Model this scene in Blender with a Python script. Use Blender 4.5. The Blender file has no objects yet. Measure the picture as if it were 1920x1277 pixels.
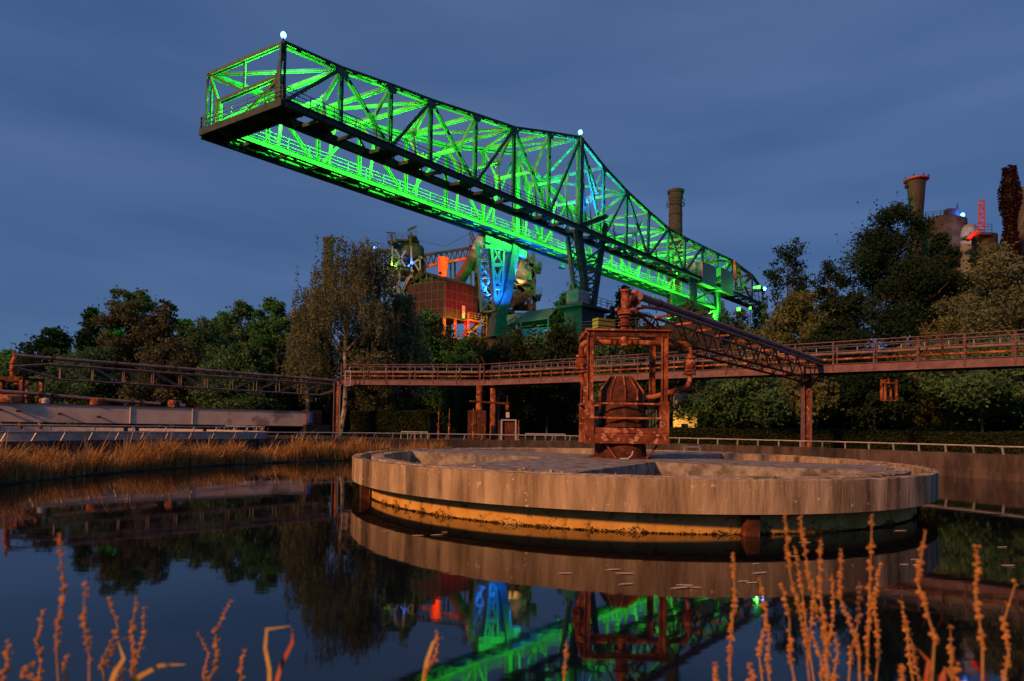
import bpy, math, random
import numpy as np
from mathutils import Vector, Matrix
random.seed(7)
SC = bpy.context.scene
COL = SC.collection
V = Vector
# ------------------------------------------------------------------ camera
F, YH, ROLL, PIT, CH = 1120.0, 802.5, 0.0163, 0.03, 1.80   # focal (px of 1920), horizon row, roll, pitch, height over water
YO = YH - F * math.tan(PIT)
cam_d = bpy.data.cameras.new('camera')
cam = bpy.data.objects.new('camera', cam_d); COL.objects.link(cam); SC.camera = cam
cam_d.sensor_width = 36.0; cam_d.lens = F / 1920 * 36.0
cam_d.shift_y = (YO - 638.5) / 1920; cam_d.shift_x = ROLL * (YO - 638.5) / 1920
cam_d.clip_end = 3000; cam_d.clip_start = 0.05
cam.matrix_world = Matrix.Translation((0, 0, CH)) @ Matrix.Rotation(math.pi / 2 + PIT, 4, 'X') @ Matrix.Rotation(ROLL, 4, 'Z')
cam_d.dof.use_dof = True; cam_d.dof.focus_distance = 14.0; cam_d.dof.aperture_fstop = 3.0
# ------------------------------------------------------------------ world, sun, exposure
SUN_AZ, SUN_EL = math.atan2(-0.72, -0.694), math.radians(26)       # towards the light: behind the camera, left
w = bpy.data.worlds.new('World'); SC.world = w; w.use_nodes = True
nt = w.node_tree; nt.nodes.clear()
out = nt.nodes.new('ShaderNodeOutputWorld'); bg = nt.nodes.new('ShaderNodeBackground')
sky = nt.nodes.new('ShaderNodeTexSky'); sky.sky_type = 'NISHITA'; sky.sun_disc = False
sky.sun_elevation = SUN_EL; sky.sun_rotation = SUN_AZ
sky.air_density = 1.0; sky.dust_density = 0.3; sky.ozone_density = 4.0
tc = nt.nodes.new('ShaderNodeTexCoord'); mp = nt.nodes.new('ShaderNodeMapping')
mp.inputs['Rotation'].default_value = (0.0, 0.07, 0.5); mp.inputs['Scale'].default_value = (0.9, 0.9, 5.5)
nz = nt.nodes.new('ShaderNodeTexNoise'); nz.inputs['Scale'].default_value = 1.7; nz.inputs['Detail'].default_value = 4; nz.inputs['Roughness'].default_value = .45
nz.inputs['Distortion'].default_value = .2
cr = nt.nodes.new('ShaderNodeValToRGB'); cr.color_ramp.elements[0].position = .34; cr.color_ramp.elements[1].position = .66
mx = nt.nodes.new('ShaderNodeMix'); mx.data_type = 'RGBA'; mx.blend_type = 'MULTIPLY'; mx.inputs[0].default_value = 1
mx2 = nt.nodes.new('ShaderNodeMix'); mx2.data_type = 'RGBA'
L = nt.links.new
L(tc.outputs['Generated'], mp.inputs['Vector']); L(mp.outputs[0], nz.inputs['Vector']); L(nz.outputs['Fac'], cr.inputs[0])
L(sky.outputs[0], mx.inputs[6]); mx.inputs[7].default_value = (0.30, 0.36, 0.46, 1)
L(cr.outputs[0], mx2.inputs[0]); mx2.inputs[6].default_value = (0.44, 0.98, 2.35, 1); mx2.inputs[7].default_value = (0.86, 1.50, 3.10, 1)   # darker and paler dusk cloud
mxc = nt.nodes.new('ShaderNodeMix'); mxc.data_type = 'RGBA'; mxc.inputs[0].default_value = .72
L(mx.outputs[2], mxc.inputs[6]); L(mx2.outputs[2], mxc.inputs[7]); L(mxc.outputs[2], bg.inputs['Color']); L(bg.outputs[0], out.inputs[0])
bg.inputs['Strength'].default_value = 0.115
sd = bpy.data.lights.new('sun', 'SUN'); sd.energy = 3.7; sd.angle = math.radians(5); sd.color = (1.0, 0.43, 0.12)
sun = bpy.data.objects.new('sun', sd); COL.objects.link(sun)
SDIR = V((-0.72 * math.cos(SUN_EL), -0.694 * math.cos(SUN_EL), math.sin(SUN_EL)))
sun.rotation_euler = SDIR.to_track_quat('Z', 'Y').to_euler()
SC.view_settings.view_transform = 'Standard'; SC.view_settings.look = 'None'
SC.view_settings.exposure = 0.0; SC.view_settings.gamma = 1.0; SC.view_settings.use_curve_mapping = False
SC.render.engine = 'CYCLES'; SC.cycles.use_denoising = True
SC.cycles.max_bounces = 5; SC.cycles.diffuse_bounces = 2; SC.cycles.glossy_bounces = 3; SC.cycles.transparent_max_bounces = 4
SC.cycles.sample_clamp_indirect = 4.0; SC.cycles.caustics_reflective = False; SC.cycles.caustics_refractive = False
# ------------------------------------------------------------------ pixel -> place
def ray(x, y):
    u, v = x - 960, y - 638.5
    c, s = math.cos(ROLL), math.sin(ROLL)
    a = (c * u + s * v) / F; b = -((-s * u + c * v) + 638.5 - YO) / F
    c, s = math.cos(PIT), math.sin(PIT)
    Z = c - s * b
    return a / Z, (s + c * b) / Z
def px(x, y, d):
    a, b = ray(x, y); return V((a * d, d, CH + b * d))
def onz(x, y, z):
    a, b = ray(x, y); d = (z - CH) / b; return V((a * d, d, z))
def onplane(x, y, p0, n):
    a, b = ray(x, y); r = V((a, 1, b)); o = V((0, 0, CH))
    return o + r * ((p0 - o).dot(n) / r.dot(n))
# ------------------------------------------------------------------ materials
def mat(name, c1, c2=None, scale=4.0, rough=.8, metal=0.0, streak=1.0, c3=None, bump=0.0, detail=5, spec=.3, p=(.4, .62), c3p=(.6, .68), iso=None):
    m = bpy.data.materials.new(name); m.use_nodes = True; t = m.node_tree; b = t.nodes['Principled BSDF']
    b.inputs['Roughness'].default_value = rough; b.inputs['Metallic'].default_value = metal
    b.inputs['Specular IOR Level'].default_value = spec
    if c2 is None:
        b.inputs['Base Color'].default_value = (*c1, 1); return m
    g = t.nodes.new('ShaderNodeNewGeometry'); mp = t.nodes.new('ShaderNodeMapping'); mp.inputs['Scale'].default_value = (1, 1, streak)
    t.links.new(g.outputs['Position'], mp.inputs['Vector'])
    def noise(s, off=0, src=None):
        src = src or mp.outputs[0]
        n = t.nodes.new('ShaderNodeTexNoise'); n.inputs['Scale'].default_value = s; n.inputs['Detail'].default_value = detail; n.inputs['Roughness'].default_value = .62
        if off:
            ad = t.nodes.new('ShaderNodeVectorMath'); ad.operation = 'ADD'; ad.inputs[1].default_value = (off, off * .7, off * .3)
            t.links.new(src, ad.inputs[0]); t.links.new(ad.outputs[0], n.inputs['Vector'])
        else: t.links.new(src, n.inputs['Vector'])
        return n
    n = noise(scale); r = t.nodes.new('ShaderNodeValToRGB')
    r.color_ramp.elements[0].position, r.color_ramp.elements[1].position = p
    r.color_ramp.elements[0].color = (*c1, 1); r.color_ramp.elements[1].color = (*c2, 1)
    t.links.new(n.outputs['Fac'], r.inputs[0]); col = r.outputs[0]
    if c3:
        n2 = noise(scale * .45, 13.7); r2 = t.nodes.new('ShaderNodeValToRGB')
        r2.color_ramp.elements[0].position, r2.color_ramp.elements[1].position = c3p
        mx = t.nodes.new('ShaderNodeMix'); mx.data_type = 'RGBA'; mx.inputs[7].default_value = (*c3, 1)
        t.links.new(n2.outputs['Fac'], r2.inputs[0]); t.links.new(r2.outputs[0], mx.inputs[0]); t.links.new(col, mx.inputs[6]); col = mx.outputs[2]
    if iso:     # blotches without a direction: lichen, flaking paint
        n3_ = noise(iso[0], 31.3, g.outputs['Position']); r3 = t.nodes.new('ShaderNodeValToRGB'); r3.color_ramp.elements[0].position, r3.color_ramp.elements[1].position = iso[2], iso[3]
        mx = t.nodes.new('ShaderNodeMix'); mx.data_type = 'RGBA'; mx.inputs[7].default_value = (*iso[1], 1)
        t.links.new(n3_.outputs['Fac'], r3.inputs[0]); t.links.new(r3.outputs[0], mx.inputs[0]); t.links.new(col, mx.inputs[6]); col = mx.outputs[2]
    t.links.new(col, b.inputs['Base Color'])
    if bump:
        bp = t.nodes.new('ShaderNodeBump'); bp.inputs['Strength'].default_value = bump; bp.inputs['Distance'].default_value = .02
        nb = noise(scale * 5, 3.1); t.links.new(nb.outputs['Fac'], bp.inputs['Height']); t.links.new(bp.outputs[0], b.inputs['Normal'])
    return m
def leafmat(name, c1, c2, tr=.35):
    m = bpy.data.materials.new(name); m.use_nodes = True; t = m.node_tree; t.nodes.clear()
    o = t.nodes.new('ShaderNodeOutputMaterial'); a = t.nodes.new('ShaderNodeAttribute'); a.attribute_name = 'rnd'
    r = t.nodes.new('ShaderNodeValToRGB'); r.color_ramp.elements[0].color = (*c1, 1); r.color_ramp.elements[1].color = (*c2, 1)
    d = t.nodes.new('ShaderNodeBsdfDiffuse'); q = t.nodes.new('ShaderNodeBsdfTranslucent'); x = t.nodes.new('ShaderNodeMixShader'); x.inputs[0].default_value = tr
    l = t.links.new; l(a.outputs['Fac'], r.inputs[0]); l(r.outputs[0], d.inputs[0]); l(r.outputs[0], q.inputs[0]); l(d.outputs[0], x.inputs[1]); l(q.outputs[0], x.inputs[2]); l(x.outputs[0], o.inputs[0])
    return m
def emit(name, c, s):
    m = bpy.data.materials.new(name); m.use_nodes = True; b = m.node_tree.nodes['Principled BSDF']
    b.inputs['Base Color'].default_value = (0, 0, 0, 1); b.inputs['Emission Color'].default_value = (*c, 1); b.inputs['Emission Strength'].default_value = s
    return m
M = {
 'concrete': mat('weathered_concrete', (.20, .14, .088), (.56, .43, .29), 3.4, .9, streak=.16, c3=(.085, .06, .042), bump=1.0, spec=.2, p=(.30, .66), c3p=(.50, .70), iso=(9.0, (.64, .52, .37), .63, .69)),
 'concrete_top': mat('mossy_concrete', (.15, .13, .115), (.36, .32, .28), 3.0, .92, c3=(.06, .065, .045), bump=.8, spec=.2),
 'drum': mat('stained_drum_concrete', (.60, .33, .08), (.76, .46, .14), 2.2, .85, streak=.5, c3=(.16, .09, .04), bump=.3, c3p=(.60, .78), iso=(5.0, (.12, .07, .03), .56, .68)),
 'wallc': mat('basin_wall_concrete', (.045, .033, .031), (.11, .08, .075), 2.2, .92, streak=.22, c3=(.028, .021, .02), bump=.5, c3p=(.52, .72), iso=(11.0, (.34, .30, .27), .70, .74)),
 'palewall': mat('pale_concrete', (.40, .33, .28), (.56, .48, .42), 2.0, .9, c3=(.3, .27, .25)),
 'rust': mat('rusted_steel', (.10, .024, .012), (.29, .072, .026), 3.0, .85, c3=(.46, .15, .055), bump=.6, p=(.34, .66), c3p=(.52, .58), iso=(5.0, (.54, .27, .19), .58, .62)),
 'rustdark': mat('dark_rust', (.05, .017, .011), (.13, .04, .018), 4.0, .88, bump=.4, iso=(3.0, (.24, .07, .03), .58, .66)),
 'bridge': mat('faded_red_paint', (.15, .08, .095), (.22, .125, .145), 2.2, .75, c3=(.11, .036, .028), bump=.25, iso=(6.0, (.27, .10, .065), .63, .68)),
 'pipe': mat('weathered_pipe', (.15, .10, .11), (.25, .165, .165), 3.0, .6, c3=(.19, .06, .035), bump=.2),
 'beige': mat('beige_paint', (.56, .42, .33), (.66, .52, .42), 1.3, .75, c3=(.30, .22, .18), bump=.15, c3p=(.6, .66), iso=(5.0, (.22, .07, .03), .68, .72)),
 'rail': mat('galvanised_rail', (.42, .40, .38), (.55, .53, .5), 6.0, .5, .3),
 'crane': mat('crane_steel', (.055, .105, .08), (.095, .165, .125), 1.5, .65, c3=(.06, .06, .045), c3p=(.62, .75)),
 'cranedark': mat('shaded_crane_steel', (.028, .05, .052), (.05, .08, .082), 1.5, .7),  # darker copy of the crane paint, shade put into its colour
 'sheet': mat('grey_sheet_metal', (.22, .23, .22), (.28, .29, .28), .8, .6),
 'furnace': mat('furnace_steel', (.022, .018, .018), (.055, .04, .035), .6, .85),
 'lightsteel': mat('painted_steel', (.12, .115, .12), (.19, .18, .18), .8, .7),
 'tank': mat('tank_sheet', (.028, .025, .03), (.065, .055, .052), .5, .8, streak=.2),
 'brick': mat('dark_brick', (.038, .024, .022), (.062, .037, .033), 1.4, .95, bump=.2),
 'mortar': mat('brick_frame_steel', (.07, .062, .06), (.095, .08, .075), 1.0, .9),
 'chimney': mat('chimney_brick', (.045, .036, .037), (.08, .062, .058), .8, .95, streak=3.0),
 'roof': mat('green_sheet_roof', (.05, .13, .09), (.08, .18, .125), .7, .7),
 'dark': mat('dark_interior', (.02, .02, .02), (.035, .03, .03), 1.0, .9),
 'bark': mat('bark', (.07, .05, .035), (.14, .10, .07), 6.0, .95, streak=.4, bump=.6),
 'birchbark': mat('birch_bark', (.30, .25, .2), (.5, .45, .38), 5.0, .9, c3=(.06, .05, .04), c3p=(.5, .6)),
 'ground': mat('dark_soil_and_grass', (.03, .035, .018), (.07, .065, .035), 2.0, .95, bump=.6),
 'yellow': mat('yellow_paint', (.26, .22, .02), (.34, .30, .04), 2.0, .6),
 'blue': mat('blue_paint', (.04, .12, .45), (.06, .16, .55), 2.0, .6),
 'box': mat('pale_box_paint', (.5, .47, .42), (.58, .55, .5), 2.0, .6),
 'plaster': mat('pale_plaster', (.45, .36, .2), (.55, .45, .28), 1.2, .9, streak=.3),
 'stalk': mat('dry_stalk', (.34, .17, .06), (.48, .26, .09), 60.0, .8),
 'seed': mat('dry_seed_head', (.46, .18, .035), (.72, .33, .08), 90.0, .85),
 'leafred': mat('red_leaf', (.40, .08, .04), (.5, .16, .06), 30.0, .7),
 'leafyellow': mat('yellow_leaf', (.50, .32, .06), (.62, .42, .12), 30.0, .7),
 'litter': mat('pale_leaf_litter', (.40, .30, .24), (.55, .44, .38), 20.0, .8),
}
LG = {
 'dark': leafmat('leaf_dark_green', (0.012, 0.029, 0.016), (0.044, 0.078, 0.042)),
 'mid': leafmat('leaf_mid_green', (0.046, 0.116, 0.049), (0.145, 0.254, 0.109)),
 'green': leafmat('leaf_bright_green', (0.036, 0.131, 0.041), (0.109, 0.261, 0.087)),
 'brown': leafmat('leaf_brown_green', (0.056, 0.070, 0.042), (0.161, 0.161, 0.091)),
 'birch': leafmat('leaf_birch_autumn', (0.098, 0.119, 0.063), (0.231, 0.252, 0.140)),
 'yellow': leafmat('leaf_yellow_green', (0.080, 0.102, 0.036), (0.217, 0.232, 0.094)),
 'vine': leafmat('leaf_dark_red', (.02, .007, .008), (.05, .016, .014)),
 'reed': leafmat('reed_dry', (.26, .12, .035), (.74, .44, .15), .3),
 'hedge': leafmat('leaf_hedge', (.018, .035, .012), (.055, .07, .025)),
}
# ------------------------------------------------------------------ mesh building
class MB:
    def __init__(s): s.v = []; s.f = []; s.sm = False
    def hexa(s, c):
        i = len(s.v); s.v += [tuple(p) for p in c]
        s.f += [(i, i+3, i+2, i+1), (i+4, i+5, i+6, i+7), (i, i+1, i+5, i+4), (i+1, i+2, i+6, i+5), (i+2, i+3, i+7, i+6), (i+3, i, i+4, i+7)]
        return s
    def box(s, c, d, rz=0.0):
        x, y, z = d[0] / 2, d[1] / 2, d[2] / 2; R = Matrix.Rotation(rz, 3, 'Z'); c = V(c)
        return s.hexa([c + R @ V(p) for p in ((-x, -y, -z), (x, -y, -z), (x, y, -z), (-x, y, -z), (-x, -y, z), (x, -y, z), (x, y, z), (-x, y, z))])
    def bar(s, p, q, wd, h, up=(0, 0, 1), w2=None, h2=None):
        p, q = V(p), V(q); a = (q - p).normalized(); up = V(up)
        if abs(a.dot(up)) > .98: up = V((1, 0, 0)) if abs(a.x) < .9 else V((0, 1, 0))
        sd = a.cross(up).normalized(); u = sd.cross(a).normalized()
        w2 = wd if w2 is None else w2; h2 = h if h2 is None else h2
        c = [p + sd * x * wd / 2 + u * y * h / 2 for x, y in ((-1, -1), (1, -1), (1, 1), (-1, 1))] + [q + sd * x * w2 / 2 + u * y * h2 / 2 for x, y in ((-1, -1), (1, -1), (1, 1), (-1, 1))]
        return s.hexa(c)
    def tube(s, pts, r, n=8, caps=True):
        s.sm = True; pts = [V(p) for p in pts]; k = len(pts); rr = r if isinstance(r, (list, tuple)) else [r] * k
        i0 = len(s.v); ref = None
        for j, p in enumerate(pts):
            a = (pts[min(j+1, k-1)] - pts[max(j-1, 0)]).normalized()
            if ref is None: ref = a.orthogonal().normalized()
            ref = (ref - a * ref.dot(a)); ref = ref.normalized() if ref.length > 1e-6 else a.orthogonal().normalized()
            b = a.cross(ref)
            for m in range(n):
                t = 2 * math.pi * m / n; s.v.append(tuple(p + (ref * math.cos(t) + b * math.sin(t)) * rr[j]))
        for j in range(k - 1):
            for m in range(n):
                a0 = i0 + j * n + m; a1 = i0 + j * n + (m + 1) % n; s.f.append((a0, a1, a1 + n, a0 + n))
        if caps: s.f.append(tuple(i0 + m for m in range(n))[::-1]); s.f.append(tuple(i0 + (k - 1) * n + m for m in range(n)))
        return s
    def lathe(s, c, prof, n=16, sm=True, a0=0.0):
        s.sm = sm; i0 = len(s.v); c = V(c)
        for r, z in prof:
            for m in range(n):
                t = a0 + 2 * math.pi * m / n; s.v.append((c.x + r * math.cos(t), c.y + r * math.sin(t), c.z + z))
        for j in range(len(prof) - 1):
            for m in range(n):
                b0 = i0 + j * n + m; b1 = i0 + j * n + (m + 1) % n; s.f.append((b0, b1, b1 + n, b0 + n))
        s.f.append(tuple(i0 + m for m in range(n))[::-1]); s.f.append(tuple(i0 + (len(prof) - 1) * n + m for m in range(n)))
        return s
    def ring(s, c, r0, r1, z0, z1, a0=0.0, a1=2 * math.pi, n=96, jit=0.0):
        full = abs(a1 - a0 - 2 * math.pi) < 1e-6; i0 = len(s.v); k = n if full else n + 1
        for m in range(k):
            t = a0 + (a1 - a0) * m / n; cc, ss = math.cos(t), math.sin(t); j = (random.random() - .5) * jit; j2 = (random.random() - .5) * jit
            for r, z in ((r0, z0), (r1, z0), (r1, z1 + j - .012), (r1 - .015, z1 + j), (r0 + .015, z1 + j2), (r0, z1 + j2 - .012)): s.v.append((c[0] + r * cc, c[1] + r * ss, z))
        for m in range(n):
            b, d = i0 + 6 * m, i0 + 6 * ((m + 1) % k)
            for q in range(6): s.f.append((b + q, d + q, d + (q + 1) % 6, b + (q + 1) % 6))
        if not full: s.f.append(tuple(range(i0, i0 + 6))); s.f.append(tuple(range(i0 + 6 * n, i0 + 6 * n + 6))[::-1])
        return s
    def prism(s, poly, z0, z1):
        i = len(s.v); n = len(poly); s.v += [(p[0], p[1], z0) for p in poly] + [(p[0], p[1], z1) for p in poly]
        s.f += [tuple(range(i, i + n))[::-1], tuple(range(i + n, i + 2 * n))] + [(i + k, i + (k + 1) % n, i + n + (k + 1) % n, i + n + k) for k in range(n)]
        return s
    def obj(s, name, m, parent=None, origin=None):
        o0 = V(origin) if origin is not None else (V(ROOT[parent.name]) if parent else V((0, 0, 0)))
        me = bpy.data.meshes.new(name); me.from_pydata([tuple(V(p) - o0) for p in s.v], [], s.f); me.materials.append(M[m] if isinstance(m, str) else m)
        if s.sm:
            me.polygons.foreach_set('use_smooth', [True] * len(me.polygons)); me.set_sharp_from_angle(angle=math.radians(40))
        me.update()
        ob = bpy.data.objects.new(name, me); COL.objects.link(ob)
        if parent: ob.parent = parent
        else: ob.location = o0
        ROOT[ob.name] = tuple(o0); return ob
ROOT = {}
def tag(o, label, cat, group=None):
    o['label'] = label; o['category'] = cat
    if group: o['group'] = group
    return o
def thing(name, label, cat, loc, group=None):
    o = bpy.data.objects.new(name, None); COL.objects.link(o); o.location = loc; ROOT[o.name] = tuple(loc); o.empty_display_size = .3
    return tag(o, label, cat, group)
def struct(o): o['kind'] = 'structure'; return o
def bar(name, m, par, p, q, wd, h, up=(0, 0, 1), **k): return MB().bar(p, q, wd, h, up, **k).obj(name, m, par)
def tube(name, m, par, pts, r, n=8): return MB().tube(pts, r, n).obj(name, m, par)
def box(name, m, par, c, d, rz=0.0): return MB().box(c, d, rz).obj(name, m, par)
def npmesh(name, verts, quads, mt, parent, rnd=None):
    o0 = np.array(ROOT[parent.name]) if parent else np.zeros(3)
    me = bpy.data.meshes.new(name); nv, nf = len(verts), len(quads); k = quads.shape[1]
    me.vertices.add(nv); me.vertices.foreach_set('co', (verts - o0).astype(np.float32).ravel())
    me.loops.add(nf * k); me.loops.foreach_set('vertex_index', quads.astype(np.int32).ravel())
    me.polygons.add(nf); me.polygons.foreach_set('loop_start', np.arange(0, nf * k, k, dtype=np.int32))
    if rnd is not None:
        a = me.attributes.new('rnd', 'FLOAT', 'POINT'); a.data.foreach_set('value', rnd.astype(np.float32))
    me.materials.append(mt); me.update(calc_edges=True); me.validate()
    o = bpy.data.objects.new(name, me); COL.objects.link(o)
    if parent: o.parent = parent
    return o
rg = np.random.default_rng(11)
def leaf_quads(c, size, flat=None):
    n = len(c); a = rg.normal(size=(n, 3)); a /= np.linalg.norm(a, axis=1)[:, None]
    if flat is not None: a[:, 2] *= flat; a /= np.linalg.norm(a, axis=1)[:, None]
    b = np.cross(a, rg.normal(size=(n, 3))); b /= np.linalg.norm(b, axis=1)[:, None]
    s = size * (.6 + .8 * rg.random(n))[:, None]; a = a * s; b = b * s * .55
    v = np.stack([c + a, c + b, c - a, c - b], 1).reshape(-1, 3)
    return v, np.arange(4 * n).reshape(n, 4)
def lamp_light(name, loc, energy, color, radius=.25, spot=None, aim=None, blend=.6, parent=None):
    ld = bpy.data.lights.new(name, 'SPOT' if spot else 'POINT'); ld.energy = energy; ld.color = color; ld.shadow_soft_size = radius
    if spot: ld.spot_size = math.radians(spot); ld.spot_blend = blend
    o = bpy.data.objects.new(name, ld); COL.objects.link(o); o.location = V(loc) - (V(ROOT[parent.name]) if parent else V((0, 0, 0)))
    if aim is not None: o.rotation_euler = (V(loc) - V(aim)).to_track_quat('Z', 'Y').to_euler()
    if parent: o.parent = parent
    return o
def floodlight(label, loc, energy, color, aim=None, size=.3, spot=None, off=.5, es=5.0, group=None, name='floodlight', up=True):
    """a lamp housing with a glowing face and its own light"""
    loc = V(loc); aim = V(aim) if aim is not None else loc + V((0, 0, 5)); d = (aim - loc).normalized()
    t = thing(name, label, 'floodlight', loc - V((0, 0, size)), group)
    hs_ = MB().bar(loc - d * size * .9, loc, size * .8, size * .8, w2=size * 1.5, h2=size * 1.5).obj('housing', 'dark', t)
    MB().bar(loc + d * .01, loc + d * (size * .25), size * 1.35, size * 1.35, w2=size, h2=size).obj('lens', emit('lamp_glow', color, es), hs_)
    bar('bracket', 'dark', t, loc - V((0, 0, size)), loc - d * size * .5, size * .2, size * .2)
    lamp_light('lamp_light', loc + d * off, energy, color, radius=.2, spot=spot, aim=loc + d * 10, parent=t)
    return t
# ------------------------------------------------------------------ water and ground
DC = V((3.27, 17.8, 0)); DR = 7.7           # thickener tank
BC = V((1.7, 17.5, 0)); BR = 19.6           # basin wall
C2 = V((-27.6, 33.0, 0)); R2 = 12.8         # second basin
GZ = 0.90
def water_material():
    m = bpy.data.materials.new('still_dark_water'); m.use_nodes = True; t = m.node_tree; b = t.nodes['Principled BSDF']
    b.inputs['Base Color'].default_value = (.004, .006, .008, 1); b.inputs['Roughness'].default_value = .035; b.inputs['IOR'].default_value = 1.6
    g = t.nodes.new('ShaderNodeNewGeometry'); mp = t.nodes.new('ShaderNodeMapping'); mp.inputs['Scale'].default_value = (.5, 1.6, 1)
    n = t.nodes.new('ShaderNodeTexNoise'); n.inputs['Scale'].default_value = 1.4; n.inputs['Detail'].default_value = 3
    bp = t.nodes.new('ShaderNodeBump'); bp.inputs['Strength'].default_value = .05; bp.inputs['Distance'].default_value = .02
    l = t.links.new; l(g.outputs['Position'], mp.inputs[0]); l(mp.outputs[0], n.inputs['Vector']); l(n.outputs['Fac'], bp.inputs['Height']); l(bp.outputs[0], b.inputs['Normal'])
    return m
wm = MB(); wm.v = [(BC.x + (BR + .1) * math.cos(i * math.pi / 48), BC.y + (BR + .1) * math.sin(i * math.pi / 48), 0) for i in range(96)]; wm.f = [tuple(range(96))]
struct(wm.obj('water', water_material()))
wm = MB(); wm.v = [(C2.x + (R2 + .1) * math.cos(i * math.pi / 32), C2.y + (R2 + .1) * math.sin(i * math.pi / 32), .55) for i in range(64)]; wm.f = [tuple(range(64))]
struct(wm.obj('water', bpy.data.materials['still_dark_water']))
gm = MB(); N = 96; rr = [BR + .05, BR + 6, BR + 14, BR + 40, 160, 500, 2200]
for r in rr:
    for i in range(N):
        t = 2 * math.pi * i / N; gm.v.append((BC.x + r * math.cos(t), BC.y + r * math.sin(t), GZ + (0 if r < BR + 1 else random.uniform(-.03, .05))))
for j in range(len(rr) - 1):
    for i in range(N): gm.f.append((j * N + i, (j + 1) * N + i, (j + 1) * N + (i + 1) % N, j * N + (i + 1) % N))
gd = struct(gm.obj('ground', 'ground'))
# mud bank under the reeds, on the near and left side of the basin
bk = MB().ring((DC.x, DC.y), 17.3, 19.9, -.3, .06, math.radians(135), math.radians(330), 80, .08)
struct(bk.obj('bank', 'ground'))
# ------------------------------------------------------------------ basin wall and railing
bw = thing('basin_wall', 'long curved stained concrete wall around the water basin', 'wall', (BC.x, BC.y + BR, 0))
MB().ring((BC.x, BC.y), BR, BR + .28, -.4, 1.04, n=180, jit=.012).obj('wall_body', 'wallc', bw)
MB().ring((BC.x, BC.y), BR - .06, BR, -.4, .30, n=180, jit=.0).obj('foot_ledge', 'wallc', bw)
rl = thing('basin_railing', 'low pale metal railing with leaning posts along the basin wall', 'railing', (BC.x, BC.y + BR, 1.04))
a0, a1 = math.radians(8), math.radians(186); NP = 56
for i in range(NP + 1):
    t = a0 + (a1 - a0) * i / NP; c, s = math.cos(t), math.sin(t)
    p = V((BC.x + (BR + .18) * c, BC.y + (BR + .18) * s, 1.03)); q = V((BC.x + (BR + .02) * c, BC.y + (BR + .02) * s, 1.35))
    q += V((-s, c, 0)) * -.05
    MB().bar(p, q, .07, .05, (c, s, 0)).obj('post', 'rail', rl)
pts = [V((BC.x + (BR + .02) * math.cos(a0 + (a1 - a0) * i / 112), BC.y + (BR + .02) * math.sin(a0 + (a1 - a0) * i / 112), 1.37 + random.uniform(-.008, .008))) for i in range(113)]
tube('top_rail', 'rail', rl, pts, .032, 6)
# ------------------------------------------------------------------ thickener tank
tk = thing('thickener_tank', 'round weathered concrete tank with double rim standing in the water', 'tank', (DC.x, DC.y, 0))
MB().ring((DC.x, DC.y), 7.48, 7.70, .40, .99, n=420, jit=.02).obj('outer_rim', 'concrete', tk)
MB().ring((DC.x, DC.y), 7.18, 7.49, .385, .46, n=160).obj('trough_floor', 'concrete', tk)
MB().ring((DC.x, DC.y), 6.88, 7.20, .42, .985, n=420, jit=.02).obj('inner_rim', 'concrete', tk)
MB().ring((DC.x, DC.y), 6.95, 7.30, -.6, .40, n=160).obj('drum', 'drum', tk)
fl = MB(); fl.v = [(DC.x + 6.95 * math.cos(i * math.pi / 60), DC.y + 6.95 * math.sin(i * math.pi / 60), .40) for i in range(120)]; fl.f = [tuple(range(120))]
fl.obj('tank_floor', 'concrete_top', tk)
SP = [math.radians(a) for a in (-121, -31, 59, 149)]; hw = 1.55; poly = []
for k, th in enumerate(SP):
    d = V((math.cos(th), math.sin(th), 0)); n = V((-d.y, d.x, 0)); ha = math.asin(hw / 6.9)
    for j in range(7):
        t = th - ha + 2 * ha * j / 6; poly.append((DC.x + 6.9 * math.cos(t), DC.y + 6.9 * math.sin(t)))
    t = th + math.pi / 4; poly.append((DC.x + hw * 1.4142 * math.cos(t), DC.y + hw * 1.4142 * math.sin(t)))
dk = MB().prism(poly, .38, .972); dk.obj('deck', 'concrete_top', tk)
for a in (-157, -83, 20, 70, 120, 165):
    a = math.radians(a); MB().bar((DC.x + 7.46 * math.cos(a), DC.y + 7.46 * math.sin(a), -.4), (DC.x + 7.46 * math.cos(a), DC.y + 7.46 * math.sin(a), .40), .24, .2, (math.cos(a), math.sin(a), 0)).obj('support', 'rustdark', tk)
MB().lathe((DC.x, DC.y, .95), [(.95, 0), (.92, .06), (.78, .08), (.75, .40), (.7, .45)], 20).obj('pier', 'rustdark', tk)  # dark rust picked so the gap under the frame reads as shaded
for k in range(34):   # broken brickwork pieces lying along the openings
    th = random.choice(SP) + random.uniform(-.25, .25); r = random.uniform(6.5, 7.1)
    if k < 12: th, r = math.radians(-140 + k * 5 + random.uniform(-2, 2)), random.uniform(6.9, 7.1)
    s = random.uniform(.02, .06)
    MB().box((DC.x + r * math.cos(th), DC.y + r * math.sin(th), .985 + s * .3), (s * 1.4, s, s * .7), random.uniform(0, 3)).obj('concrete_crumb', 'concrete', tk)
n = 5200; an = np.radians(-185 + 190 * rg.random(n)); cl = .5 + .5 * np.sin(an * 41) * np.sin(an * 17 + 2); rr_ = 7.315 + .03 * rg.random(n)
c_ = np.stack([DC.x + rr_ * np.cos(an), DC.y + rr_ * np.sin(an), .005 + (.02 + .13 * cl ** 3) * rg.random(n) ** 2], 1); v_, f_ = leaf_quads(c_, .016)
al = npmesh('algae', v_, f_, leafmat('algae_tufts', (.02, .012, .005), (.10, .06, .02), .2), tk, np.repeat(rg.random(n), 4)); al['kind'] = 'stuff'
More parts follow.
